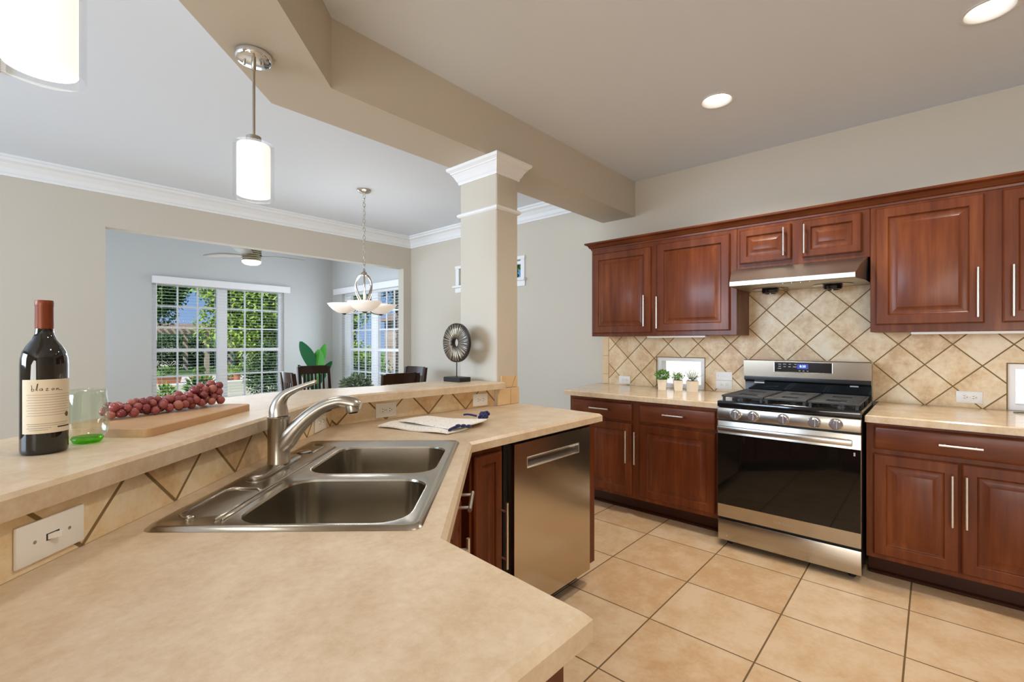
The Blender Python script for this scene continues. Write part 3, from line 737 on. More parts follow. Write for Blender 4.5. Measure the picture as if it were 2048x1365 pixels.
for p, q in (((px0, Yf, pz0), (px1, Yf, pz0)), ((px0, Yf, pz1), (px1, Yf, pz1)), ((px0, Yf, pz0), (px0, Yf, pz1)), ((px1, Yf, pz0), (px1, Yf, pz1))): tube(b, [p, q], .0018, 6)
obj('pocket_rim', b, M['nickel_light'], t)
o = obj('cabinet_end_panel', box(nb(), (2.1325, 1.362, .115), (2.180, 1.985, .8635), .002), M['cherry'], smooth=0); tag(o, 'cherry end panel closing the island beside the dishwasher', 'panel')
t = thing('end_cabinet', 'cherry cabinet under the near end of the island worktop', 'cabinet', base=(.3, .55, 0))
obj('body', box(nb(), (-.22, .392, .11), (.545, .70, .8635)), M['cherry'], t, 0)
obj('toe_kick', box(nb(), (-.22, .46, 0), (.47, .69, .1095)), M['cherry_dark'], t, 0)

# ------------------------------------------------------------------ sink and faucet
SC1 = (-.026, .010)
t = thing('kitchen_sink', 'stainless double-bowl sink set into the angled island worktop', 'sink', base=(*sk(SC1), .905))
b = nb()
ou = ringv(b, [sk(p) for p in rrect(*SC1, .437, .290, .028)], .9056); o2 = ringv(b, [sk(p) for p in rrect(*SC1, .430, .283, .026)], .9125); o3 = ringv(b, [sk(p) for p in rrect(*SC1, .422, .275, .024)], .9135)
o4 = ringv(b, [sk(p) for p in rrect(*SC1, .414, .267, .022)], .9115)
bridge(b, ou, o2); bridge(b, o2, o3); bridge(b, o3, o4)
bowls = []
for (a0, a1, c0, c1) in ((-.432, -.112, -.112, .262), (-.050, .300, -.115, .262)):
    cx, cy, hx, hy = (a0+a1)/2, (c0+c1)/2, (a1-a0)/2, (c1-c0)/2; bowls.append((cx, cy, hx, hy))
rims = [ringv(b, [sk(p) for p in rrect(cx, cy, hx+.006, hy+.006, .076)], .9115) for cx, cy, hx, hy in bowls]
fill_loops(b, [o4]+rims)
for rim, (cx, cy, hx, hy) in zip(rims, bowls):
    a = ringv(b, [sk(p) for p in rrect(cx, cy, hx+.002, hy+.002, .072)], .9105); bridge(b, rim, a)
    c_ = ringv(b, [sk(p) for p in rrect(cx, cy, hx, hy, .07)], .905); bridge(b, a, c_)
deck = obj('deck', b, M['sink'], t, 40)
for cx, cy, hx, hy in bowls:
    b = nb(); pr = None
    for ins, z in ((0, .905), (.006, .80), (.014, .742), (.026, .722), (.045, .714)):
        r = ringv(b, [sk(p) for p in rrect(cx, cy, hx-ins, hy-ins, max(.07-ins*.6, .03))], z)
        if pr: bridge(b, pr, r)
        pr = r
    b.faces.new(pr); bw = obj('bowl', b, M['sink'], t, 50)
    b = nb(); lathe(b, [(.055, .7145), (.052, .7175), (.040, .7165), (.036, .716), (0, .716)], (*sk((cx, cy)), 0), seg=24); obj('drain', b, M['chrome'], bw)
b = nb()
def rib(pts, r=.0045): tube(b, [(*sk(p), .912) for p in pts], r, 8)
rib([(-.40, -.205), (-.40, -.225), (-.385, -.245), (-.21, -.250), (-.195, -.232), (-.20, -.172), (-.215, -.155)])
rib([(-.415, -.150), (-.30, -.152), (-.14, -.150), (.0, -.148), (.29, -.146)], .0035)
rib([(-.415, -.135), (-.30, -.137), (-.14, -.135)], .0035)
rib([(.20, -.19), (.30, -.19), (.33, -.205), (.335, -.235)], .004)
obj('drainer_ribs', b, M['sink'], t, 180)
b = nb(); lathe(b, [(.024, .9125), (.024, .9145), (.018, .917), (0, .9175)], (*sk((.213, -.225)), 0), seg=22); obj('hole_cover', b, M['sink'], t)
FB = sk((.030, -.226))
t = thing('kitchen_faucet', 'brushed nickel single-lever pull-out faucet standing behind the sink', 'faucet', base=(*FB, .914))
def fp(l, z, w=0): return (FB[0]+S2[0]*l+S1[0]*w, FB[1]+S2[1]*l+S1[1]*w, z)
b = nb(); pr = None
for ins, z in ((0, .9122), (0, .918), (.004, .9215), (.012, .923)):
    r = ringv(b, [sk((p[0], p[1])) for p in rrect(.010, -.226, .135-ins, .029-ins, .027-ins)], z)
    if pr: bridge(b, pr, r)
    else: b.faces.new(r[::-1])
    pr = r
b.faces.new(pr); obj('base_plate', b, M['nickel'], t, 40)
b = nb(); lathe(b, [(.033, .922), (.033, .926), (.0318, .929), (.0318, 1.060), (.0335, 1.062), (.0335, 1.0665), (.028, 1.068)], (*FB, 0), seg=36)
obj('body', b, M['nickel'], t, 50)
def spline(pts, n=5):
    out = []
    P = [pts[0]]+list(pts)+[pts[-1]]
    for i in range(1, len(P)-2):
        for k in range(n):
            f = k/n; p0, p1, p2, p3 = P[i-1], P[i], P[i+1], P[i+2]
            out.append(tuple(.5*(2*p1[j]+(p2[j]-p0[j])*f+(2*p0[j]-5*p1[j]+4*p2[j]-p3[j])*f*f+(3*p1[j]-p0[j]-3*p2[j]+p3[j])*f**3) for j in range(len(p1))))
    return out+[tuple(pts[-1])]
sp = spline([(-.006, .965, .029), (.022, .990, .030), (.045, 1.018, .027), (.070, 1.045, .0235), (.100, 1.072, .0212), (.140, 1.0975, .0195), (.182, 1.1105, .0190), (.210, 1.1090, .0205), (.236, 1.1030, .0205), (.252, 1.0985, .013)])
b = nb(); tube(b, [fp(l, z) for l, z, r in sp], [r for l, z, r in sp], 22, up=(S1.x, S1.y, 0)); spo = obj('spout', b, M['nickel'], t, 60)
b = nb(); lathe(b, [(.0200, 0), (.0215, .014), (.0205, .025), (.016, .027), (0, .027)], fp(.226, 1.106), (.12*S2.x, .12*S2.y, -1), 20); obj('spray_head', b, M['nickel'], spo)
b = nb(); lathe(b, [(.0145, 0), (.0135, .004), (0, .004)], fp(.2293, 1.0795), (.12*S2.x, .12*S2.y, -1), 18); obj('outlet', b, M['blackmatte'], spo)
b = nb(); tube(b, [fp(.140, 1.0785), fp(.162, 1.087)], .006, 8, flat=.4, up=(0, 0, 1)); obj('spray_button', b, M['blackmatte'], spo)
lv = spline([(.000, 1.068, .0283), (-.001, 1.090, .0265), (.004, 1.113, .0205), (.020, 1.134, .0145), (.049, 1.1495, .0100), (.082, 1.1625, .0075), (.112, 1.173, .0065), (.117, 1.1745, .003)])
b = nb(); tube(b, [fp(l, z) for l, z, r in lv], [r for l, z, r in lv], 20, up=(S1.x, S1.y, 0)); obj('lever', b, M['nickel'], t, 60)

# ------------------------------------------------------------------ outlets and switches (built facing -y, then turned)
def receptacle(t, x, z, r=.0165):
    b = nb(); lathe(b, [(r, 0), (r, .0015), (r-.002, .0025), (0, .0025)], (x, -.006, z), (0, -1, 0), 18); o = obj('receptacle', b, M['plate'], t)
    b = nb()
    for dz in (-.0062, .0062): box(b, (x-.0055, -.0090, z+dz-.0012), (x+.0025, -.0084, z+dz+.0012))
    lathe(b, [(.0024, 0), (0, .0004)], (x+.009, -.0086, z), (0, -1, 0), 8); obj('slots', b, M['slot'], o, 0)
def plate_thing(name, label, cat, w, h, loc, th, kind, group=None):
    t = thing(name, label, cat, group=group)
    b = nb(); box(b, (-w/2, -.006, -h/2), (w/2, 0, h/2), .0025, 2); obj('plate', b, M['plate'], t)
    if kind == 'outlet':
        for x in (-.0195, .0195): receptacle(t, x, 0)
        b = nb(); lathe(b, [(.003, 0), (0, .0008)], (0, -.006, 0), (0, -1, 0), 8); obj('screw', b, M['nickel'], t)
    elif kind == 'toggle':
        b = nb(); box(b, (-.012, -.0065, -.006), (.012, -.006, .006)); obj('slot', b, M['slot'], t, 0)
        b = nb(); extr(b, [(-.010, -.006, -.0045), (.004, -.006, -.0045), (.011, -.017, -.004), (.004, -.018, -.004)], (0, 0, .009)); obj('toggle', b, M['plate'], t, 0)
        for x in (-.032, .032): b = nb(); lathe(b, [(.0034, 0), (0, .001)], (x, -.006, 0), (0, -1, 0), 8); obj('screw', b, M['nickel'], t)
    elif kind == 'combo':
        b = nb(); box(b, (-w/2+.001, -.0064, -.0008), (w/2-.001, -.006, .0008)); obj('seam', b, M['slot'], t, 0)
        for x in (-.0195, .0195): receptacle(t, x, -h/4)
        for k in range(4):
            b = nb(); box(b, (-.018+k*.013-.004, -.0085, h/4-.011), (-.018+k*.013+.004, -.006, h/4+.011), .001); obj('switch', b, M['plate'], t)
        b = nb(); lathe(b, [(.003, 0), (0, .001)], (-.045, -.006, h/4), (0, -1, 0), 8); obj('screw', b, M['nickel'], t)
    t.location = loc; t.rotation_euler = (0, 0, th); return t
thd = math.atan2(nd.x, -nd.y); thx = math.atan2(nx.x, -nx.y)
G = 'wall plates on the tiled walls'
q = A+dg*.082; plate_thing('light_switch', 'large white toggle switch plate in the near left corner beside the sink', 'switch', .126, .070, (*(q+nd*.0003), .953), thd, 'toggle')
q = A+dg*1.307; plate_thing('wall_outlet', 'white outlet behind the faucet spout on the angled tile strip', 'outlet', .125, .078, (*(q+nd*.0003), .948), thd, 'outlet', G)
q = K+dx*.280; plate_thing('wall_outlet', 'white outlet under the straight bar behind the left end of the towel', 'outlet', .116, .074, (*(q+nx*.0003), .952), thx, 'outlet', G)
q = K+dx*.903; plate_thing('wall_outlet', 'white outlet under the straight bar next to the column', 'outlet', .113, .074, (*(q+nx*.0003), .951), thx, 'outlet', G)
plate_thing('wall_outlet', 'white outlet left of the herb pots near the end of the backsplash', 'outlet', .115, .073, (3.9277, 2.128, .9505), -PI/2, 'outlet', G)
plate_thing('wall_outlet', 'white outlet under the right wall cabinet beside the small right window', 'outlet', .116, .071, (3.9277, -.160, .968), -PI/2, 'outlet', G)
plate_thing('outlet_switch_plate', 'double white plate with switches above an outlet left of the range', 'outlet', .125, .138, (3.9277, 1.2465, .993), -PI/2, 'combo')

# ------------------------------------------------------------------ towel
def towel_mat():
    m, n, b = nmat('dotted_cotton'); c = coords(n)
    v = n.nodes.new('ShaderNodeTexVoronoi'); v.inputs['Scale'].default_value = 75; L(n, c, v.inputs['Vector'])
    k = mth(n, 'LESS_THAN', v.outputs['Distance'], .16)
    L(n, mix(n, k, srgb(248, 244, 236), srgb(110, 120, 150)), b.inputs['Base Color']); setc(b, 'Roughness', .9)
    bump(n, b, noise(n, c, 600, 2), .2, .001); return m
M['towel'] = towel_mat(); M['navy'] = pbr('navy_yarn', (0.010, 0.012, 0.085), .85, sheen=.3, bscale=400, bstr=.5)
t = thing('tea_towel', 'folded white dotted tea towel with navy pompoms on the island worktop', 'towel', base=(1.42, 1.70, .906))
def cloth(bm, c, n, m, hf, bulge=(0, 0), th=.004):
    (p00, p10, p11, p01) = [Vector(p) for p in c]; top = []; bot = []
    for j in range(m+1):
        v = j/m; ra = []; rb_ = []
        for i in range(n+1):
            u = i/n; p = p00*(1-u)*(1-v)+p10*u*(1-v)+p11*u*v+p01*(1-u)*v + Vector(bulge)*v*4*u*(1-u)
            z = hf(u, v); ra.append(bm.verts.new((p.x, p.y, z+th))); rb_.append(bm.verts.new((p.x, p.y, z)))
        top.append(ra); bot.append(rb_)
    for j in range(m):
        for i in range(n):
            bm.faces.new((top[j][i], top[j][i+1], top[j+1][i+1], top[j+1][i])); bm.faces.new((bot[j][i], bot[j+1][i], bot[j+1][i+1], bot[j][i+1]))
    for i in range(n):
        bm.faces.new((top[0][i+1], top[0][i], bot[0][i], bot[0][i+1])); bm.faces.new((top[m][i], top[m][i+1], bot[m][i+1], bot[m][i]))
    for j in range(m):
        bm.faces.new((top[j][0], top[j+1][0], bot[j+1][0], bot[j][0])); bm.faces.new((top[j+1][n], top[j][n], bot[j][n], bot[j+1][n]))
    return bm
b = nb(); cloth(b, [(1.185, 1.895), (1.33, 1.955), (1.44, 1.56), (1.284, 1.522)], 14, 20, lambda u, v: .9062+.003*(1+math.sin(9*v+3*u)), th=.006)
obj('lower_fold', b, M['towel'], t, 60)
b = nb(); cloth(b, [(1.30, 1.90), (1.465, 1.885), (1.62, 1.67), (1.33, 1.55)], 18, 18, lambda u, v: .9195+.004*math.sin(5*v+2*u)*(1-v)+.010*max(0, math.sin(PI*u))*v*v - .011*max(0, u-.62)/.38*v, bulge=(.06, -.055), th=.006)
obj('upper_fold', b, M['towel'], t, 60)
for k in range(17):
    a = rnd.uniform(0, 2*PI); r = .032*math.sqrt(rnd.random()); b = nb(); ball(b, (1.648+r*math.cos(a)*.8, 1.668+r*math.sin(a), .9185+rnd.uniform(0, .030)), rnd.uniform(.0095, .0125), (1, 1, .9), 12, 8)
    obj('pompom', b, M['navy'], t, 180)
b = nb(); tube(b, spline([(1.615, 1.69, .930), (1.590, 1.725, .937), (1.575, 1.745, .935)]), [.005]*10+[.003], 8); obj('cord', b, M['navy'], t, 180)
for p in ((1.375, 1.524, .932), (1.352, 1.532, .934), (1.395, 1.512, .929)):
    b = nb(); ball(b, p, .0115, (1.3, .9, .7), 12, 8); obj('pompom', b, M['navy'], t, 180)
b = nb(); tube(b, spline([(1.352, 1.534, .932), (1.325, 1.538, .926), (1.300, 1.535, .920)]), [.007]*9+[.0035, .003], 8); obj('cord', b, M['navy'], t, 180)

# ------------------------------------------------------------------ bar: bottle, glass, board, grapes
M['bottle'] = pbr('dark_bottle_glass', (0.006, 0.005, 0.003), .05, coat=.5, spec=.6)
M['capsule'] = pbr('russet_foil', (0.20, 0.045, 0.014), .38, .25)
M['label'] = pbr('cream_paper', srgb(226, 212, 186), .7, bscale=300, bstr=.05)
M['ink'] = pbr('dark_ink', (0.06, 0.05, 0.045), .7); M['faint_ink'] = pbr('faint_ink', (0.36, 0.31, 0.26), .8); M['seal'] = pbr('olive_seal', (0.10, 0.085, 0.035), .5)
BX, BY, BZ = .0766, 1.449, 1.0553
t = thing('wine_bottle', 'dark red wine bottle with a cream label and russet neck foil', 'bottle', base=(BX, BY, BZ))
b = nb(); lathe(b, [(.022, .004), (.035, 0), (.0385, .004), (.039, .012), (.039, .192), (.0382, .206), (.0350, .221), (.0285, .234), (.0205, .246), (.0160, .258), (.0145, .270), (.0140, .330), (0, .330)], (BX, BY, BZ), seg=48)
obj('glass', b, M['bottle'], t, 60)
b = nb(); lathe(b, [(.0150, .2705), (.0153, .272), (.0150, .318), (.0156, .320), (.0156, .328), (.0146, .3325), (0, .3328)], (BX, BY, BZ), seg=36); obj('neck_foil', b, M['capsule'], t, 50)
vb = math.atan2(-BY, -BX)+math.radians(16)     # label turned a little past the viewer
def lab(a, z, r=.0394): return (BX+r*math.cos(vb+a/.039), BY+r*math.sin(vb+a/.039), BZ+z)
b = nb(); n = 28; W = .050; rows = [[b.verts.new(lab(-W+2*W*i/n, z)) for i in range(n+1)] for z in (.046, .161)]
for i in range(n): b.faces.new((rows[0][i], rows[0][i+1], rows[1][i+1], rows[1][i]))
lb = obj('label', b, M['label'], t, 180)
b = nb()
strokes = {'b': [(0, 1.9), (.05, 1), (.02, 0), (.35, -.05), (.45, .5), (.1, .6)], 'l': [(0, .1), (.25, 2.1), (.35, 2.2), (.2, .3), (.35, 0)], 'a': [(.5, .7), (.15, .65), (.05, .15), (.4, .1), (.5, .7), (.55, 0)],
           'z': [(0, .65), (.45, .7), (.05, 0), (.55, .02)], 'o': [(.3, .65), (.02, .4), (.2, 0), (.5, .3), (.3, .65)], 'n': [(0, .6), (.02, 0), (.2, .55), (.4, .5), (.42, .05), (1.3, -.12)]}
x = -.031
for ch, adv in (('b', .55), ('l', .42), ('a', .72), ('z', .72), ('o', .62), ('n', .6)):
    s = .0085; tube(b, [lab(x+px*s*1.05, .1375+py*s*.75, .0396) for px, py in spline([(*p, 0) for p in strokes[ch]], 4) and [(p[0], p[1]) for p in spline(strokes[ch], 4)]], .00045, 5); x += adv*.0112*1.15
obj('script_lettering', b, M['ink'], lb, 0)
b = nb()
for z, w0, w1, h in [(.128-.0055*k, -.040+.002*(k % 2), .040-.004*((k*7) % 3), .0009) for k in range(9)] + [(.066, -.040, .034, .0013), (.062, -.038, .030, .0011), (.057, -.040, .0, .0012), (.053, -.036, -.005, .0010)]:
    r0 = [b.verts.new(lab(w0+(w1-w0)*i/12, z, .03955)) for i in range(13)]; r1 = [b.verts.new(lab(w0+(w1-w0)*i/12, z+h, .03955)) for i in range(13)]
    for i in range(12): b.faces.new((r0[i], r0[i+1], r1[i+1], r1[i]))
obj('fine_print', b, M['faint_ink'], lb, 0)
b = nb(); r0 = [b.verts.new(lab(.010+.030*i/6, .056, .03956)) for i in range(7)]; r1 = [b.verts.new(lab(.010+.030*i/6, .0592, .03956)) for i in range(7)]
for i in range(6): b.faces.new((r0[i], r0[i+1], r1[i+1], r1[i]))
obj('stamp', b, M['ink'], lb, 0)
b = nb(); vv = [b.verts.new(lab(.031+.0052*math.cos(2*PI*k/20), .083+.0056*math.sin(2*PI*k/20), .0396)) for k in range(20)]; b.faces.new(vv); obj('seal', b, M['seal'], lb, 0)
GX, GY = .153, 1.512
M['glass_body'] = glass_mat('pale_green_glass', (0.955, 0.985, 0.95), .16); M['glass_foot'] = glass_mat('bright_green_glass', (0.36, 0.80, 0.16), .10)
t = thing('stemless_glass', 'pale green stemless wine glass beside the bottle', 'glass', base=(GX, GY, BZ))
b = nb(); lathe(b, [(.031, .012), (.037, .020), (.0405, .035), (.0410, .055), (.0395, .085), (.0365, .115), (.035, .128), (.0335, .128), (.035, .115), (.038, .085), (.0395, .055), (.039, .036), (.035, .022), (.028, .016)], (GX, GY, BZ), seg=40, caps=False); obj('bowl', b, M['glass_body'], t, 180)
b = nb(); lathe(b, [(0, .002), (.020, .0), (.026, .002), (.031, .0115), (.0275, .0155), (.018, .013), (0, .012)], (GX, GY, BZ), seg=36, caps=False); obj('foot', b, M['glass_foot'], t, 180)
P1 = Vector((.268, 1.476)); bd = Vector((.7245, .689)).normalized(); bn = Vector((-bd.y, bd.x))
b = nb(); n_ = 6
hx, hy = .243, .135; cB = P1+bd*hx+bn*hy
lp = [tuple(cB+bd*p[0]+bn*p[1]) for p in rrect(0, 0, hx, hy, .018)]
slab(b, lp, 1.0553, 1.0775, .002); bm_ = b
o = obj('cutting_board', b, M['board'], smooth=30); tag(o, 'thick pale wooden cutting board under the grapes', 'cutting board')
for q in (1,):
    me = o.data; R = Matrix.Rotation(-math.atan2(bd.y, bd.x), 4, 'Z'); T = Matrix.Translation((-cB.x, -cB.y, -1.0553))
    me.transform(R @ T); o.location = (cB.x, cB.y, 1.0553); o.rotation_euler = (0, 0, math.atan2(bd.y, bd.x))
GM = [pbr('grape_skin_%d' % i, c, .22, coat=.2, sss=.25, var=v, vscale=60) for i, (c, v) in enumerate((((0.24, 0.040, 0.052), (0.38, 0.11, 0.09)), ((0.36, 0.10, 0.095), (0.44, 0.19, 0.13)), ((0.16, 0.022, 0.034), (0.28, 0.06, 0.06))))]
M['vine'] = pbr('vine_stem', (0.13, 0.13, 0.07), .6)
ga, gb = Vector((.215, 1.722)), Vector((.515, 1.858)); gd = (gb-ga).normalized(); gn = Vector((-gd.y, gd.x)); ZT = 1.0785
t = thing('grape_bunch', 'bunch of red grapes lying on the wooden cutting board', 'grapes', base=(*((ga+gb)/2), ZT))
placed = []; tries = 0; GR_ = .0126
while len(placed) < 96 and tries < 20000:
    tries += 1; s = rnd.random(); h = .054+.042*max(0, (s-.45)/.55)**1.4; w = .026+.016*s
    x = s*(gb-ga).length; y = rnd.uniform(-w, w); zz = GR_+rnd.random()*(h-2*GR_)*(1-(y/w)**2*.6)
    r = GR_*rnd.uniform(.88, 1.12)
    if all((x-p[0])**2+(y-p[1])**2+(zz-p[2])**2 > (.80*(r+p[3]))**2 for p in placed): placed.append((x, y, max(zz, r*1.08), r))
protos = []
for m in GM:
    me = bpy.data.meshes.new('grape'); bb = nb(); ball(bb, (0, 0, 0), 1, (1, 1, 1.06), 16, 11); bb.to_mesh(me); bb.free(); me.shade_smooth(); me.materials.append(m); protos.append(me)
for x, y, zz, r in placed:
    g = bpy.data.objects.new('grape', protos[rnd.choice((0, 0, 1, 2))]); COL.objects.link(g); g.parent = t
    p = ga+gd*x+gn*y; g.location = Vector((p.x, p.y, ZT+zz))-BASE[t.name]; g.scale = (r, r, r); g.rotation_euler = (rnd.uniform(-.6, .6), rnd.uniform(-.6, .6), 0)
b = nb(); tube(b, spline([(*ga, ZT+.02), (*((ga+gb)/2), ZT+.028), (*(gb-gd*.03), ZT+.045), (*(gb+gd*.010), ZT+.060), (*(gb+gd*.028), ZT+.035), (*(gb+gd*.026), ZT+.012), (*(gb+gd*.016), ZT+.004)]), .0028, 7)
for x, y, zz, r in placed[::5]: tube(b, [(*(ga+gd*x), ZT+.024+.02*x/.33), (*(ga+gd*x+gn*y*.9), ZT+zz)], .0011, 5)
obj('stem', b, M['vine'], t, 180)

# ------------------------------------------------------------------ bar: disc sculpture
t = thing('disc_sculpture', 'round carved black and silver disc on a stand next to the column', 'sculpture', base=(1.93, 2.2, 1.0552))
b = nb(); box(b, (1.885, 2.125, 1.0553), (1.980, 2.275, 1.083), .003); obj('stand_base', b, M['blackmatte'], t)
b = nb(); tube(b, [(1.93, 2.2, 1.083), (1.93, 2.2, 1.180)], .0035, 10); obj('rod', b, M['blackmatte'], t)
b = nb(); R0, R1, cz = .029, .121, 1.295
lathe(b, [(R0, -.014), (R1-.006, -.014), (R1, -.009), (R1, .009), (R1-.006, .014), (R0, .014), (R0, -.014)], (1.93, 2.2, cz), (1, 0, 0), 64, caps=False); disc = obj('disc', b, M['discdark'] if 'discdark' in M else M['blackmatte'], t, 40)
for side in (-1, 1):
    b = nb()
    for k in range(66):
        a = 2*PI*k/66+rnd.uniform(-.02, .02); ra, rb_ = R0+.002+rnd.uniform(0, .012), R1-.003-rnd.uniform(0, .010); bend = rnd.uniform(-.06, .06)
        pts = [(1.93+side*.0145, 2.2+(ra+(rb_-ra)*f)*math.cos(a+bend*f), cz+(ra+(rb_-ra)*f)*math.sin(a+bend*f)) for f in (0, .3, .6, 1)]
        tube(b, pts, [.0007, .0015, .0021, .0018], 5)
    obj('ridges', b, M['silverleaf'], disc, 180)

# ------------------------------------------------------------------ herb pots on the far worktop
M['potpaper'] = pbr('kraft_pot', srgb(234, 220, 198), .8, bscale=60, bstr=.2)
M['soil'] = pbr('soil', (0.02, 0.014, 0.008), .9)
LEAF = [pbr('leaf_%d' % i, c, .5) for i, c in enumerate(((0.12, 0.30, 0.035), (0.045, 0.13, 0.02), (0.19, 0.36, 0.08), (0.19, 0.25, 0.15), (0.10, 0.09, 0.10)))]
def leafq(bm, p, d, up, l, w):
    d = Vector(d).normalized(); sdir = d.cross(Vector(up)); 
    if sdir.length < 1e-4: sdir = d.orthogonal()
    sdir.normalize(); p = Vector(p); nrm = sdir.cross(d)
    v = [bm.verts.new(q) for q in (p, p+d*l*.35+sdir*w*.5+nrm*l*.05, p+d*l, p+d*l*.35-sdir*w*.5+nrm*l*.05, p+d*l*.45-nrm*l*.04)]
    bm.faces.new((v[0], v[1], v[4])); bm.faces.new((v[1], v[2], v[4])); bm.faces.new((v[2], v[3], v[4])); bm.faces.new((v[3], v[0], v[4]))
def sphdir(): 
    z = rnd.uniform(-1, 1); a = rnd.uniform(0, 2*PI); r = math.sqrt(1-z*z); return Vector((r*math.cos(a), r*math.sin(a), z))
for k, (px, py, rot, lab_) in enumerate(((3.735, 1.678, .35, 'round leafy green herb in a small pale pot, leftmost of the three'), (3.738, 1.546, .5, 'sprawling green herb in a small pale pot, middle of the three'), (3.735, 1.428, .9, 'spiky lavender herb in a small pale pot, nearest the range'))):
    t = thing('potted_herb', lab_, 'plant', base=(px, py, .9053), group='herb pots left of the range')
    a, c = (math.cos(rot), math.sin(rot)), (-math.sin(rot), math.cos(rot))
    b = nb(); h = .033
    f4 = lambda s: [(px+s*(i*a[0]+j*c[0]), py+s*(i*a[1]+j*c[1])) for i, j in ((-1, -1), (1, -1), (1, 1), (-1, 1))]
    prism(b, f4(.030), .9053, .990, f4(.036)); obj('pot', b, M['potpaper'], t, 0)
    b = nb(); prism(b, f4(.031), .9902, .9925); obj('soil', b, M['soil'], t, 0)
    b = nb(); c0 = Vector((px, py, 1.025))
    if k == 0:
        for _ in range(230):
            d = sphdir(); p = c0+Vector((d.x*.052, d.y*.052, d.z*.036))*rnd.random()**.4; leafq(b, p, d+Vector((0, 0, .2)), sphdir(), .020, .013)
    elif k == 1:
        for _ in range(40):
            d = Vector((rnd.uniform(-1, 1), rnd.uniform(-1, 1), rnd.uniform(.2, 1.3))).normalized(); e = Vector((px, py, .992))+d*rnd.uniform(.03, .062)
            tube(b, [(px, py, .991), e], .0008, 4)
            for _ in range(5): leafq(b, e+sphdir()*.01, sphdir(), (0, 0, 1), .015, .009)
    else:
        for _ in range(26):
            d = Vector((rnd.uniform(-1, 1), rnd.uniform(-1, 1), rnd.uniform(.5, 1.5))).normalized(); ln = rnd.uniform(.05, .10); e = Vector((px, py, .991))+d*ln
            tube(b, [(px, py, .991), e], .0009, 4)
            for q in range(9): leafq(b, Vector((px, py, .991))+d*ln*(.35+.075*q), sphdir()+d, (0, 0, 1), .011, .004)
        for _ in range(70): d = sphdir(); d.z = abs(d.z)*.5; leafq(b, Vector((px, py, .995))+d*.03, d, (0, 0, 1), .014, .008)
    obj('foliage', b, LEAF[(0, 2, 3)[k]], t, 0)
b = nb(); wx, wy = 3.80, -.36
tube(b, spline([(wx, wy+.03, .908), (wx-.01, wy-.02, .912), (wx-.02, wy-.08, .910), (wx+.01, wy-.14, .909)]), .003, 7); tube(b, spline([(wx-.02, wy+.02, .908), (wx-.03, wy-.05, .910), (wx-.05, wy-.12, .9085)]), .002, 6)
o = obj('dry_twig', b, M['vine'], smooth=180); tag(o, 'thin dark twig lying on the right worktop under the small window', 'twig')

# ------------------------------------------------------------------ pendants over the bar
M['shade'] = pbr('lit_white_shade', (0.85, 0.80, 0.72), .5, emit=(1.0, 0.96, 0.90), es=.85)
M['lamp'] = pbr('lit_lamp', (0.9, 0.9, 0.85), .5, emit=(1.0, 0.95, 0.86), es=6)
M['bowlglass'] = pbr('lit_alabaster_bowl', (0.85, 0.80, 0.73), .4, emit=(1.0, 0.88, 0.76), es=.34)
t = pend = thing('pendant_lamp', 'pendant lamp with a lit white cylinder shade hanging over the sink', 'lamp', group='pendant lamps over the bar')
# built hanging from z = 0
b = nb(); lathe(b, [(.060, -.001), (.066, -.004), (.066, -.022), (.062, -.028), (.050, -.031), (0, -.031)], seg=40); can_ = obj('canopy', b, M['chrome'], t)
for s in (-.036, .036): b = nb(); lathe(b, [(.0045, -.031), (.0045, -.043), (.003, -.045), (0, -.045)], (s*.74, -s*.67, 0), seg=12); obj('screw', b, M['nickel'], can_)
b = nb(); lathe(b, [(.0085, -.031), (.0085, -.065), (.0055, -.067), (.0055, -.335)], seg=16); obj('rod', b, M['nickel'], t)
b = nb(); lathe(b, [(.0, -.328), (.022, -.328), (.027, -.331), (.028, -.362), (.0, -.362)], seg=28); obj('socket_cap', b, M['nickel'], t)
b = nb(); lathe(b, [(.020, -.366), (.058, -.366), (.0595, -.370), (.0595, -.566), (.0570, -.566), (.0570, -.372)], seg=40, caps=False); obj('shade', b, M['shade'], t, 60)
b = nb(); lathe(b, [(.0565, -.545), (0, -.545)], seg=32, caps=False); obj('diffuser', b, M['lamp'], t)
b = nb(); lathe(b, [(.028, -.3625), (.072, -.3625), (.0735, -.365), (.0735, -.578), (.0720, -.578), (.0720, -.366), (.028, -.3650)], seg=44, caps=False); obj('outer_glass', b, M['clear'], t, 60)
pend.location = (.70, 2.02, 2.4495)
dup(pend, (.07, 1.42, 2.4495), 0, 'pendant lamp at the top left corner, shade and glass only in view')
for x, y in ((.70, 2.02), (.07, 1.42)): light('pendant_glow', 'POINT', (x, y, 1.84), 3.0, WARM, radius=.05)

# ------------------------------------------------------------------ recessed ceiling lamps
b = nb(); lathe(b, [(.098, -.001), (.099, -.004), (.088, -.006), (.084, -.004), (.066, .045), (.064, .060), (.0645, .062)], seg=40, caps=False)
CL = [((2.95, .98), 'round recessed ceiling lamp above the range'), ((2.954, -.185), 'round recessed ceiling lamp at the top right corner')]
t = thing('recessed_lamp', CL[0][1], 'lamp', group='recessed ceiling lamps')
obj('trim_ring', b, M['trim'], t, 60)
b = nb(); lathe(b, [(.0645, .046), (0, .046)], seg=32, caps=False); obj('lens', b, M['lamp'], t)
t.location = (*CL[0][0], 2.77); dup(t, (*CL[1][0], 2.77), 0, CL[1][1])
t = thing('ceiling_vent', 'small white ceiling vent at the left edge of the photo', 'vent', base=(-.06, 3.65, 2.77))
b = nb(); box(b, (-.24, 3.52, 2.762), (.05, 3.78, 2.7695), .002); fr = obj('frame', b, M['trim'], t)
b = nb()
for k in range(7): box(b, (-.22, 3.545+.032*k, 2.757), (.03, 3.560+.032*k, 2.7618))
obj('louvres', b, M['slot2'], t, 0)

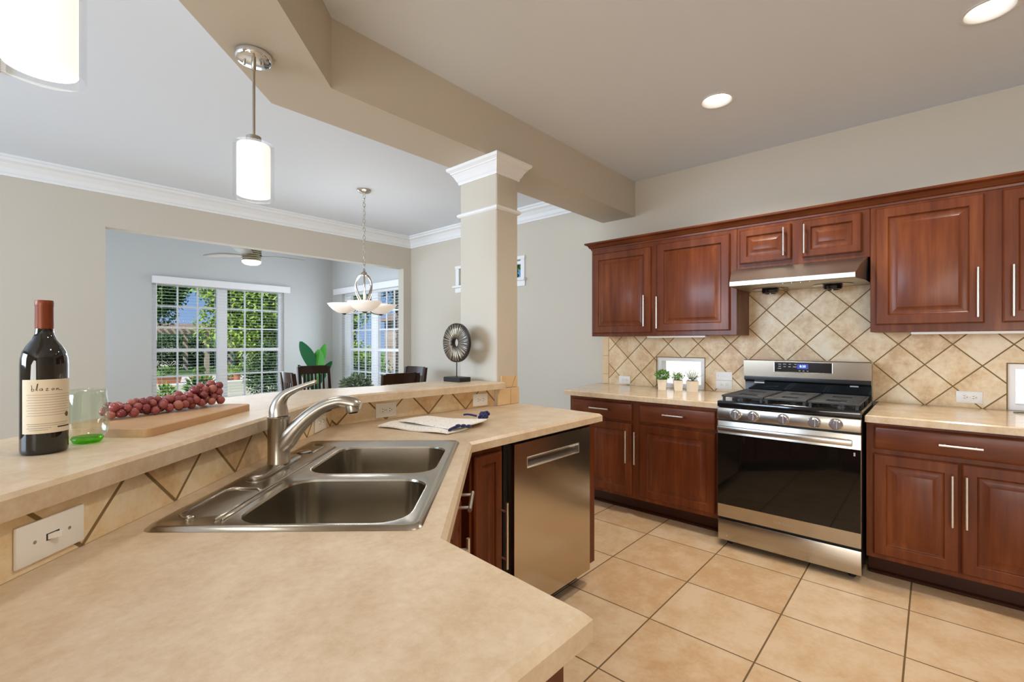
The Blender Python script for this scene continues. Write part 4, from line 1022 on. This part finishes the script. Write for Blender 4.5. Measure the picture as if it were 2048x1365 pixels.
# ------------------------------------------------------------------ chandelier
CXY = (2.40, 4.08)
t = thing('chandelier', 'brushed nickel chandelier with three lit bowl shades over the dining table', 'chandelier', base=(*CXY, 2.77))
b = nb(); lathe(b, [(.066, 2.7695), (.066, 2.758), (.05, 2.745), (.02, 2.738), (.006, 2.728), (0, 2.728)], (*CXY, 0), seg=32); obj('canopy', b, M['nickel'], t)
b = nb(); z = 2.728; k = 0
while z > 2.005:
    dx_, dy_ = ((.012, 0), (0, .012))[k % 2]
    lp = [(CXY[0]+dx_*math.cos(2*PI*i/10), CXY[1]+dy_*math.cos(2*PI*i/10), z-.022+.024*math.sin(2*PI*i/10)) for i in range(10)]
    tube(b, lp, .0030, 6, closed=True); z -= .040; k += 1
obj('chain', b, M['nickel'], t, 180)
b = nb(); lathe(b, [(.004, 1.998), (.006, 1.985), (.026, 1.972), (.030, 1.958), (.024, 1.945), (.010, 1.935), (0, 1.932)], (*CXY, 0), seg=24); obj('hub', b, M['nickel'], t)
rt = Vector((.669, -.743)); dp = Vector((.743, .669))
for k, ang in enumerate((-101, 19, 148)):
    a = math.radians(ang); d2 = rt*math.sin(a)-dp*math.cos(a)
    P = lambda r, z: (CXY[0]+d2.x*r, CXY[1]+d2.y*r, z)
    for w in (.0, .028):
        b = nb() if w == 0 else b
        pts = spline([(.012+w*.3, 1.955), (.060+w*.25, 1.935-w*.6), (.092-w*.1, 1.86), (.078-w*.6, 1.77), (.048-w*.8, 1.70), (.045-w, 1.652)])
        tube(b, [P(*p) for p in pts], .0085, 8)
    for p, q in (((.075, 1.925), (.070, 1.900)), ((.092, 1.86), (.064, 1.855)), ((.082, 1.79), (.056, 1.775))): tube(b, [P(*p), P(*q)], .0035, 6)
    tube(b, [P(*p) for p in spline([(.045, 1.652), (.085, 1.595), (.15, 1.578), (.21, 1.576)])], .006, 8)
    arm = obj('arm', b, M['nickel'], t, 180)
    b = nb(); c = P(.21, -.025); lathe(b, [(.030, 1.605), (.070, 1.618), (.110, 1.645), (.140, 1.677), (.156, 1.700), (.153, 1.701), (.136, 1.680), (.105, 1.651), (.068, 1.625), (.03, 1.612)], c, seg=40, caps=False); obj('bowl_shade', b, M['bowlglass'], t, 180)
    b = nb(); lathe(b, [(0, 1.588), (.012, 1.590), (.018, 1.598), (.034, 1.606), (.030, 1.6075), (0, 1.6075)], c, seg=20, caps=False); obj('finial', b, M['nickel'], arm)
    light('chandelier_glow', 'POINT', (c[0], c[1], 1.73), 2.6, (1.0, .96, .92), radius=.05)

# ------------------------------------------------------------------ sunroom ceiling fan
FX, FY = 2.26, 6.60
t = thing('ceiling_fan', 'ceiling fan with pale blades and a lit bowl in the sunroom', 'fan', base=(FX, FY, 3.0))
b = nb(); lathe(b, [(.07, 2.999), (.07, 2.98), (.03, 2.94), (.012, 2.93), (.012, 2.53), (.05, 2.515)], (FX, FY, 0), seg=24); obj('downrod', b, M['nickel'], t)
b = nb(); prof = [(.05, 2.515)]
for k in range(5): z = 2.505-.026*k; prof += [(.112, z), (.118, z-.004), (.118, z-.016), (.108, z-.019)]
prof += [(.112, 2.372), (.115, 2.362), (.09, 2.360), (0, 2.360)]
lathe(b, prof, (FX, FY, 0), seg=32); obj('motor_housing', b, M['fanmetal'], t)
b = nb(); lathe(b, [(.112, 2.359), (.108, 2.335), (.080, 2.315), (.04, 2.306), (0, 2.304)], (FX, FY, 0), seg=32, caps=False); obj('light_bowl', b, M['bowlglass2'], t, 180)
for ang in (178, 33, 283):
    a = math.radians(ang); d2 = rt*math.cos(a)+dp*math.sin(a); s2 = Vector((-d2.y, d2.x)); b = nb(); tp = []; bt = []
    n = 14
    for i in range(n+1):
        f = i/n; r = .10+.54*f; w = .050+.030*math.sin(PI*min(1, f*1.15)) if f < .9 else .050*(1-(f-.9)*7)
        for lst, dz in ((tp, .003), (bt, -.003)):
            lst.append([b.verts.new((FX+d2.x*r+s2.x*w*g, FY+d2.y*r+s2.y*w*g, 2.43-.012*math.sin(PI*f)*-1+g*w*.13+dz)) for g in (-1, 1)])
    for i in range(n):
        b.faces.new((tp[i][0], tp[i+1][0], tp[i+1][1], tp[i][1])); b.faces.new((bt[i][0], bt[i][1], bt[i+1][1], bt[i+1][0]))
        b.faces.new((tp[i][0], bt[i][0], bt[i+1][0], tp[i+1][0])); b.faces.new((tp[i][1], tp[i+1][1], bt[i+1][1], bt[i][1]))
    obj('blade', b, M['fanblade'], t, 180)

# ------------------------------------------------------------------ dining furniture
t = thing('dining_table', 'dark wooden dining table hidden behind the bar under the chandelier', 'table', base=(2.62, 4.66, 0))
b = nb(); box(b, (2.22, 4.12, .715), (3.04, 5.20, .75), .005); obj('tabletop', b, M['espresso'], t)
for x in (2.28, 2.98):
    for y in (4.18, 5.14): obj('leg', box(nb(), (x-.035, y-.035, 0), (x+.035, y+.035, .7148), .004), M['espresso'], t)
def chair(label, slats=True):
    t = thing('dining_chair', label, 'chair', group='dark dining chairs round the table'); e = M['espresso']
    obj('seat', box(nb(), (-.20, -.20, .435), (.20, .21, .475), .012, 2), M['seatpad'], t)
    for x in (-.18, .18): obj('leg', box(nb(), (x-.019, .16, 0), (x+.019, .198, .4345), .003), e, t)
    for x in (-.185, .185):
        b = nb(); pts = [(-.200, 0), (-.185, .44), (-.195, .70), (-.235, 1.0)]; w = .019
        pv = None
        for y, z in pts:
            r = [b.verts.new(p) for p in ((x-w, y-.019, z), (x+w, y-.019, z), (x+w, y+.019, z), (x-w, y+.019, z))]
            if pv: bridge(b, pv, r)
            else: b.faces.new(r[::-1])
            pv = r
        b.faces.new(pv); obj('leg', b, e, t, 30)
    b = nb()
    for k in range(7):
        f = k/6; x0 = -.160+.32*f; x1 = x0+.32/6
    def bent(z0, z1, y0, y1, th):
        pv = None; n = 8
        for i in range(n+1):
            f = i/n; x = -.166+.332*f; c = -.018*math.sin(PI*f)
            r = [b.verts.new(p) for p in ((x, y0+c-th/2, z0), (x, y0+c+th/2, z0), (x, y1+c+th/2, z1), (x, y1+c-th/2, z1))]
            if pv: bridge(b, pv, r)
            else: b.faces.new(r[::-1])
            pv = r
        b.faces.new(pv)
    bent(.905, 1.008, -.221, -.238, .020); obj('crest_rail', b, e, t, 40)
    b = nb(); bent(.52, .56, -.190, -.190, .018); obj('lower_rail', b, e, t, 40)
    for k in range(6):
        f = (k+.9)/6.8; x = -.166+.332*f; c = -.018*math.sin(PI*f); b = nb()
        extr(b, [(x-.012, -.199+c, .555), (x+.012, -.199+c, .555), (x+.012, -.230+c, .912), (x-.012, -.230+c, .912)], (0, .010, 0)); obj('slat', b, e, t, 0)
    return t
c1 = chair('dark slat-back dining chair facing us in front of the tall banana-leaf plant'); c1.location = (2.70, 5.55, 0); c1.rotation_euler = (0, 0, PI)
dup(c1, (2.60, 3.99, 0), 0, 'dark dining chair with its back to us right of the leafy centrepiece')
dup(c1, (2.18-.02, 4.66, 0), -PI/2-.12, 'dark dining chair seen side-on left of the facing chair, below the large window')
dup(c1, (3.20, 4.66, 0), PI/2, 'dark dining chair at the right end of the dining table, partly hidden')
# plants
M['bananaleaf'] = pbr('glossy_leaf', (0.05, 0.26, 0.03), .5, spec=.2, var=(0.08, 0.33, 0.05), vscale=9); M['bananadark'] = pbr('dark_glossy_leaf', (0.006, 0.085, 0.022), .55, spec=.12); M['potgrey'] = pbr('grey_pot', (0.25, 0.25, 0.24), .6)
t = thing('banana_plant', 'potted plant with broad banana leaves behind the facing dining chair', 'plant', base=(3.36, 7.15, 0))
b = nb(); lathe(b, [(.13, 0), (.17, .02), (.20, .33), (.20, .36), (.175, .36), (.165, .32), (0, .32)], (3.36, 7.15, 0), seg=28); obj('pot', b, M['potgrey'], t)
def bigleaf(az, lean, ln, w, z0, mat, roll=0.0, off=0.0):
    b = nb(); d2 = Vector((math.cos(az), math.sin(az))); n = 14; sv = Vector((-math.sin(az+roll), math.cos(az+roll), 0)); rows = []
    stem = [(3.36, 7.15, .30)]
    for i in range(n+1):
        f = i/n; r = off+lean*(f*.55+.45*f*f)*ln; z = z0+ln*f*(1-.25*lean*f); wd = w*math.sin(PI*min(.985, f*.93+.035))**.75
        c = Vector((3.36+d2.x*r, 7.15+d2.y*r, z)); rows.append([b.verts.new(c-sv*wd/2+Vector((0, 0, .02*wd))), b.verts.new(c-Vector((d2.x, d2.y, 0))*-.012), b.verts.new(c+sv*wd/2+Vector((0, 0, .02*wd)))])
    for p, q in zip(rows, rows[1:]): b.faces.new((p[0], p[1], q[1], q[0])); b.faces.new((p[1], p[2], q[2], q[1]))
    tube(b, [(3.36, 7.15, .31), (3.36+d2.x*off*.6, 7.15+d2.y*off*.6, .31+(z0-.31)*.6), (3.36+d2.x*off, 7.15+d2.y*off, z0+.02)], .010, 7)
    obj('leaf', b, mat, t, 180)
azl = math.atan2(-rt.y, -rt.x)      # towards screen left
bigleaf(azl, .36, .50, .25, .86, M['bananadark'], PI/2-.25, .04); bigleaf(azl+PI-.3, .08, .44, .25, .76, M['bananaleaf'], PI/2, .04)
bigleaf(azl+PI, .22, .44, .13, .86, M['bananaleaf'], PI/2+.5, .06); bigleaf(azl+PI-.1, .50, .42, .16, .64, M['bananadark'], PI/2, .06); bigleaf(azl+.2, .45, .42, .14, .58, M['bananadark'], PI/2, .05)
t = thing('table_plant', 'bushy grey-green leafy plant in a bowl, centrepiece of the dining table', 'plant', base=(2.55, 4.50, .7503))
b = nb(); lathe(b, [(.05, .7505), (.085, .765), (.095, .82), (.09, .825), (.08, .815), (0, .81)], (2.55, 4.50, 0), seg=28); obj('bowl', b, M['potgrey'], t)
b = nb()
for _ in range(420):
    d = sphdir(); d.z = abs(d.z)*.95-.15; p = Vector((2.55, 4.50, .83))+Vector((d.x*.15, d.y*.15, d.z*.15))*rnd.random()**.45; leafq(b, p, d+sphdir()*.5, sphdir(), .055, .022)
obj('foliage', b, LEAF[3], t, 0)

# ------------------------------------------------------------------ garden outside the windows
rnd.seed(23)
def patchy(name, c1, c2, sc, rough=.9):
    m, n, b = nmat(name); c = coords(n); L(n, mix(n, noise(n, c, sc, 5), c1, c2), b.inputs['Base Color']); setc(b, 'Roughness', rough); return m
M['lawn'] = patchy('lawn_green', (0.06, 0.16, 0.02), (0.14, 0.26, 0.05), 3)
M['patio'] = patchy('pale_patio_stone', (0.45, 0.40, 0.34), (0.60, 0.55, 0.48), 4)
M['bark'] = pbr('tree_bark', (0.10, 0.07, 0.05), .9)
M['terracotta'] = pbr('terracotta', (0.42, 0.16, 0.08), .8)
M['wicker'] = pbr('dark_planter', (0.10, 0.085, 0.07), .8)
M['pergola'] = pbr('pergola_wood', (0.34, 0.28, 0.22), .8)
M['stucco'] = pbr('pale_stucco', (0.70, 0.68, 0.62), .9)
M['glare_white'] = pbr('glare_wall_white', (0.90, 0.90, 0.88), .9)
M['roofbrown'] = pbr('brown_roof', (0.20, 0.15, 0.12), .9)
def leafmat(name, c1, c2):
    m, n, b = nmat(name); c = coords(n); L(n, mix(n, noise(n, c, 2.2, 4), c1, c2), b.inputs['Base Color']); setc(b, 'Roughness', .6)
    setc(b, 'Subsurface Weight', .0); return m
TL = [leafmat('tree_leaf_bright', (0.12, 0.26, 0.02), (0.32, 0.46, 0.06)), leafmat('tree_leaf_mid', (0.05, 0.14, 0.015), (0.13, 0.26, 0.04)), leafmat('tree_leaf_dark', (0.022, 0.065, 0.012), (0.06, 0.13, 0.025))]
structure('ground_lawn', box(nb(), (-20, 7.9, -.3), (45, 60, -.15)), M['lawn'], 'green lawn behind the house', 'lawn', 0)
structure('ground_side_yard', box(nb(), (4.15, -20, -.3), (45, 7.89, -.15)), M['lawn'], 'lawn beside the house', 'ground', 0)
structure('ground_patio', box(nb(), (-3, 12.6, -.149), (7.2, 24, -.10)), M['patio'], 'pale stone patio seen through the large window', 'patio', 0)
def crown(bm, c, r, n, ls, gaps=.0):
    c = Vector(c); lumps = []
    for k in range(30): d = sphdir()*(.72*rnd.random()**.33); lumps.append((c+Vector((d.x*r[0], d.y*r[1], d.z*r[2])), rnd.uniform(.26, .40)))
    for _ in range(n):
        lc, lr = rnd.choice(lumps); d = sphdir(); p = lc+Vector((d.x*r[0], d.y*r[1], d.z*r[2]))*lr*rnd.random()**.35
        leafq(bm, p, sphdir()+Vector((0, 0, -.3)), sphdir(), ls*rnd.uniform(.7, 1.3), ls*.6)
def tree(label, x, y, h, r, mat, n=2600, ls=.22, trunk=.14, zc=None):
    t = thing('garden_tree', label, 'tree', base=(x, y, -.15), group='trees in the garden')
    b = nb(); tube(b, [(x, y, -.15), (x+.06, y, h*.35), (x-.05, y+.05, h*.7)], [trunk, trunk*.8, trunk*.4], 9); 
    for k in range(4): a = k*1.7; tube(b, [(x, y, h*.40), (x+r[0]*.5*math.cos(a), y+r[1]*.5*math.sin(a), h*.62)], [trunk*.45, trunk*.15], 7)
    obj('trunk', b, M['bark'], t, 180)
    b = nb(); crown(b, (x, y, zc or h*.66), r, n, ls); obj('crown', b, mat, t, 0)
def shrub(label, x, y, r, mat, n=900, ls=.12, z=None):
    b = nb(); crown(b, (x, y, (z if z is not None else -.15+r[2]*.8)), r, n, ls)
    for k in range(5): tube(b, [(x, y, -.15), (x+rnd.uniform(-.4, .4)*r[0], y+rnd.uniform(-.4, .4)*r[1], r[2]*.9)], .02, 5)
    o = obj('garden_shrub', b, mat, smooth=0); tag(o, label, 'shrub', 'shrubs in the garden'); return o
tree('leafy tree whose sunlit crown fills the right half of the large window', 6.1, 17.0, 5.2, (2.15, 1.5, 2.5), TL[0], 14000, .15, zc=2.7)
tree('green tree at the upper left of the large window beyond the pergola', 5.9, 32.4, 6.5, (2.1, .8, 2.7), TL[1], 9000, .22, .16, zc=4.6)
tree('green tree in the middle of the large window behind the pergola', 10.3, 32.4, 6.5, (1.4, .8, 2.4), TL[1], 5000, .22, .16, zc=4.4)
tree('tree with a thin open crown in the left pane of the side window', 9.5, 17.0, 6.0, (1.1, 1.1, 2.2), TL[0], 3000, .15, .12, zc=3.3)
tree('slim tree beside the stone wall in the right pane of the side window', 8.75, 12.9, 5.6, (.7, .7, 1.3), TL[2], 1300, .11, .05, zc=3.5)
tree('tree outside the small high window', 9.5, 7.4, 6.0, (2.0, 1.2, 1.8), TL[1], 3000, .17, .15, zc=4.2)
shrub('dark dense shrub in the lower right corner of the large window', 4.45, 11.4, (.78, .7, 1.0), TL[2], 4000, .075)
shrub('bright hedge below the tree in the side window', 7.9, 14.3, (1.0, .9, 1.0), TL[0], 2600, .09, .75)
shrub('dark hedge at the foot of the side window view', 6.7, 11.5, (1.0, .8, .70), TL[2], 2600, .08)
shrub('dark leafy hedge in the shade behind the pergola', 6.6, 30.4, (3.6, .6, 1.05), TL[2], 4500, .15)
# pergola
t = thing('pergola', 'tan slatted pergola beyond the patio in the left pane', 'pergola', base=(6.3, 27.0, -.15))
for x in (4.6, 6.7, 8.8):
    for y in (25.2, 28.8): obj('post', box(nb(), (x-.09, y-.09, -.149), (x+.09, y+.09, 1.74)), M['pergola'], t, 0)
for y in (25.2, 28.8): obj('beam', box(nb(), (4.0, y-.06, 1.741), (9.4, y+.06, 1.90)), M['pergola'], t, 0)
for k in range(20): x = 4.1+.27*k; obj('rafter', box(nb(), (x-.035, 24.6, 1.901), (x+.035, 29.4, 2.03)), M['pergola'], t, 0)
t = thing('garden_house', 'pale neighbouring house with a brown roof behind the pergola', 'house', base=(7, 37, -.15))
obj('walls', box(nb(), (-2, 35, -.15), (16, 40, 1.9)), M['stucco'], t, 0)
b = nb(); extr(b, [(-2.4, 34.6, 1.901), (-2.4, 40.4, 1.901), (-2.4, 37.5, 2.6)], (18.8, 0, 0)); obj('roof', b, M['roofbrown'], t, 0)
for x in (5.6, 7.8, 10): obj('window', box(nb(), (x, 34.96, .5), (x+1.1, 34.999, 1.6)), M['black'], t, 0)
def stone_mat():
    m, n, b = nmat('stacked_stone'); c = coords(n, (1, 1, 1), (PI/2, 0, PI/2)); br = n.nodes.new('ShaderNodeTexBrick'); L(n, c, br.inputs[0])
    br.inputs['Color1'].default_value = (.46, .38, .31, 1); br.inputs['Color2'].default_value = (.30, .24, .20, 1); br.inputs['Mortar'].default_value = (.50, .46, .42, 1); br.inputs['Scale'].default_value = 2.2
    L(n, br.outputs[0], b.inputs['Base Color']); setc(b, 'Roughness', .9); return m
M['stone'] = stone_mat()
t = thing('stone_outbuilding', 'stone-walled neighbouring building in the right pane of the side window', 'building', base=(10.6, 11.9, -.15))
obj('walls', box(nb(), (9.4, 11.0, -.15), (12.0, 14.6, 2.05)), M['stone'], t, 0)
b = nb(); extr(b, [(9.2, 10.8, 2.051), (12.2, 10.8, 2.051), (10.7, 10.8, 2.8)], (0, 4.0, 0)); obj('roof', b, M['roofbrown'], t, 0)
o = obj('glare_wall', box(nb(), (6.2, -3.5, -.15), (6.3, 6.8, 2.4), .01), M['glare_white'], smooth=0); tag(o, 'added white wall standing for the glare outside the small backsplash windows', 'wall')  # wall added so the small windows look overexposed white
# ledge with planters
o = obj('planter_ledge', box(nb(), (.6, 12.75, -.10), (4.5, 13.2, .36), .01), M['stucco'], smooth=0); tag(o, 'low pale ledge carrying terracotta troughs on the patio', 'ledge')
def trough(label, x0, x1):
    t = thing('terracotta_trough', label, 'planter', base=((x0+x1)/2, 12.97, .361), group='planters on the ledge')
    b = nb(); prism(b, [(x0+.03, 12.86), (x1-.03, 12.86), (x1-.03, 13.08), (x0+.03, 13.08)], .361, .53, [(x0, 12.83), (x1, 12.83), (x1, 13.11), (x0, 13.11)]); obj('trough', b, M['terracotta'], t, 0)
    b = nb()
    for _ in range(200): d = sphdir(); d.z = abs(d.z); leafq(b, Vector((rnd.uniform(x0+.08, x1-.08), 12.97, .53))+Vector((d.x*.03, d.y*.12, d.z*.16)), Vector((d.x*.3, d.y, d.z)), sphdir(), .06, .035)
    obj('foliage', b, TL[1], t, 0)
trough('left terracotta trough of green plants on the patio ledge', 2.45, 2.92); trough('right terracotta trough of green plants on the patio ledge', 3.14, 3.46)
def pot(label, x, y, z0, r, h, mat, lm, name='garden_pot'):
    t = thing(name, label, 'planter', base=(x, y, z0), group='pots on the patio')
    b = nb(); lathe(b, [(r*.72, z0), (r*.98, z0+h*.9), (r*1.06, z0+h*.9), (r*1.06, z0+h), (r*.9, z0+h), (r*.85, z0+h*.9), (0, z0+h*.9)], (x, y, 0), seg=20); obj('pot', b, mat, t)
    b = nb()
    for _ in range(170): d = sphdir(); d.z = abs(d.z)*1.2; leafq(b, Vector((x, y, z0+h*.9))+Vector((d.x*r, d.y*r, d.z*r*1.3))*rnd.random()**.4, d, sphdir(), r*.55, r*.22)
    obj('foliage', b, lm, t, 0)
pot('dark planter with a spiky green plant in the lower left corner of the large window', 2.28, 11.2, -.15, .17, .42, M['wicker'], TL[0])
pot('dark planter with a low plant behind the grapes', 2.86, 11.2, -.15, .24, .46, M['wicker'], TL[1])
pot('grey pot on the patio ledge right of the troughs', 3.76, 12.97, .361, .11, .24, M['wicker'], TL[1])
pot('small terracotta pot at the right end of the patio ledge', 4.10, 12.97, .361, .09, .16, M['terracotta'], TL[0])
pot('terracotta pot on the patio beyond the ledge', 4.6, 15.2, -.10, .22, .4, M['terracotta'], TL[0])
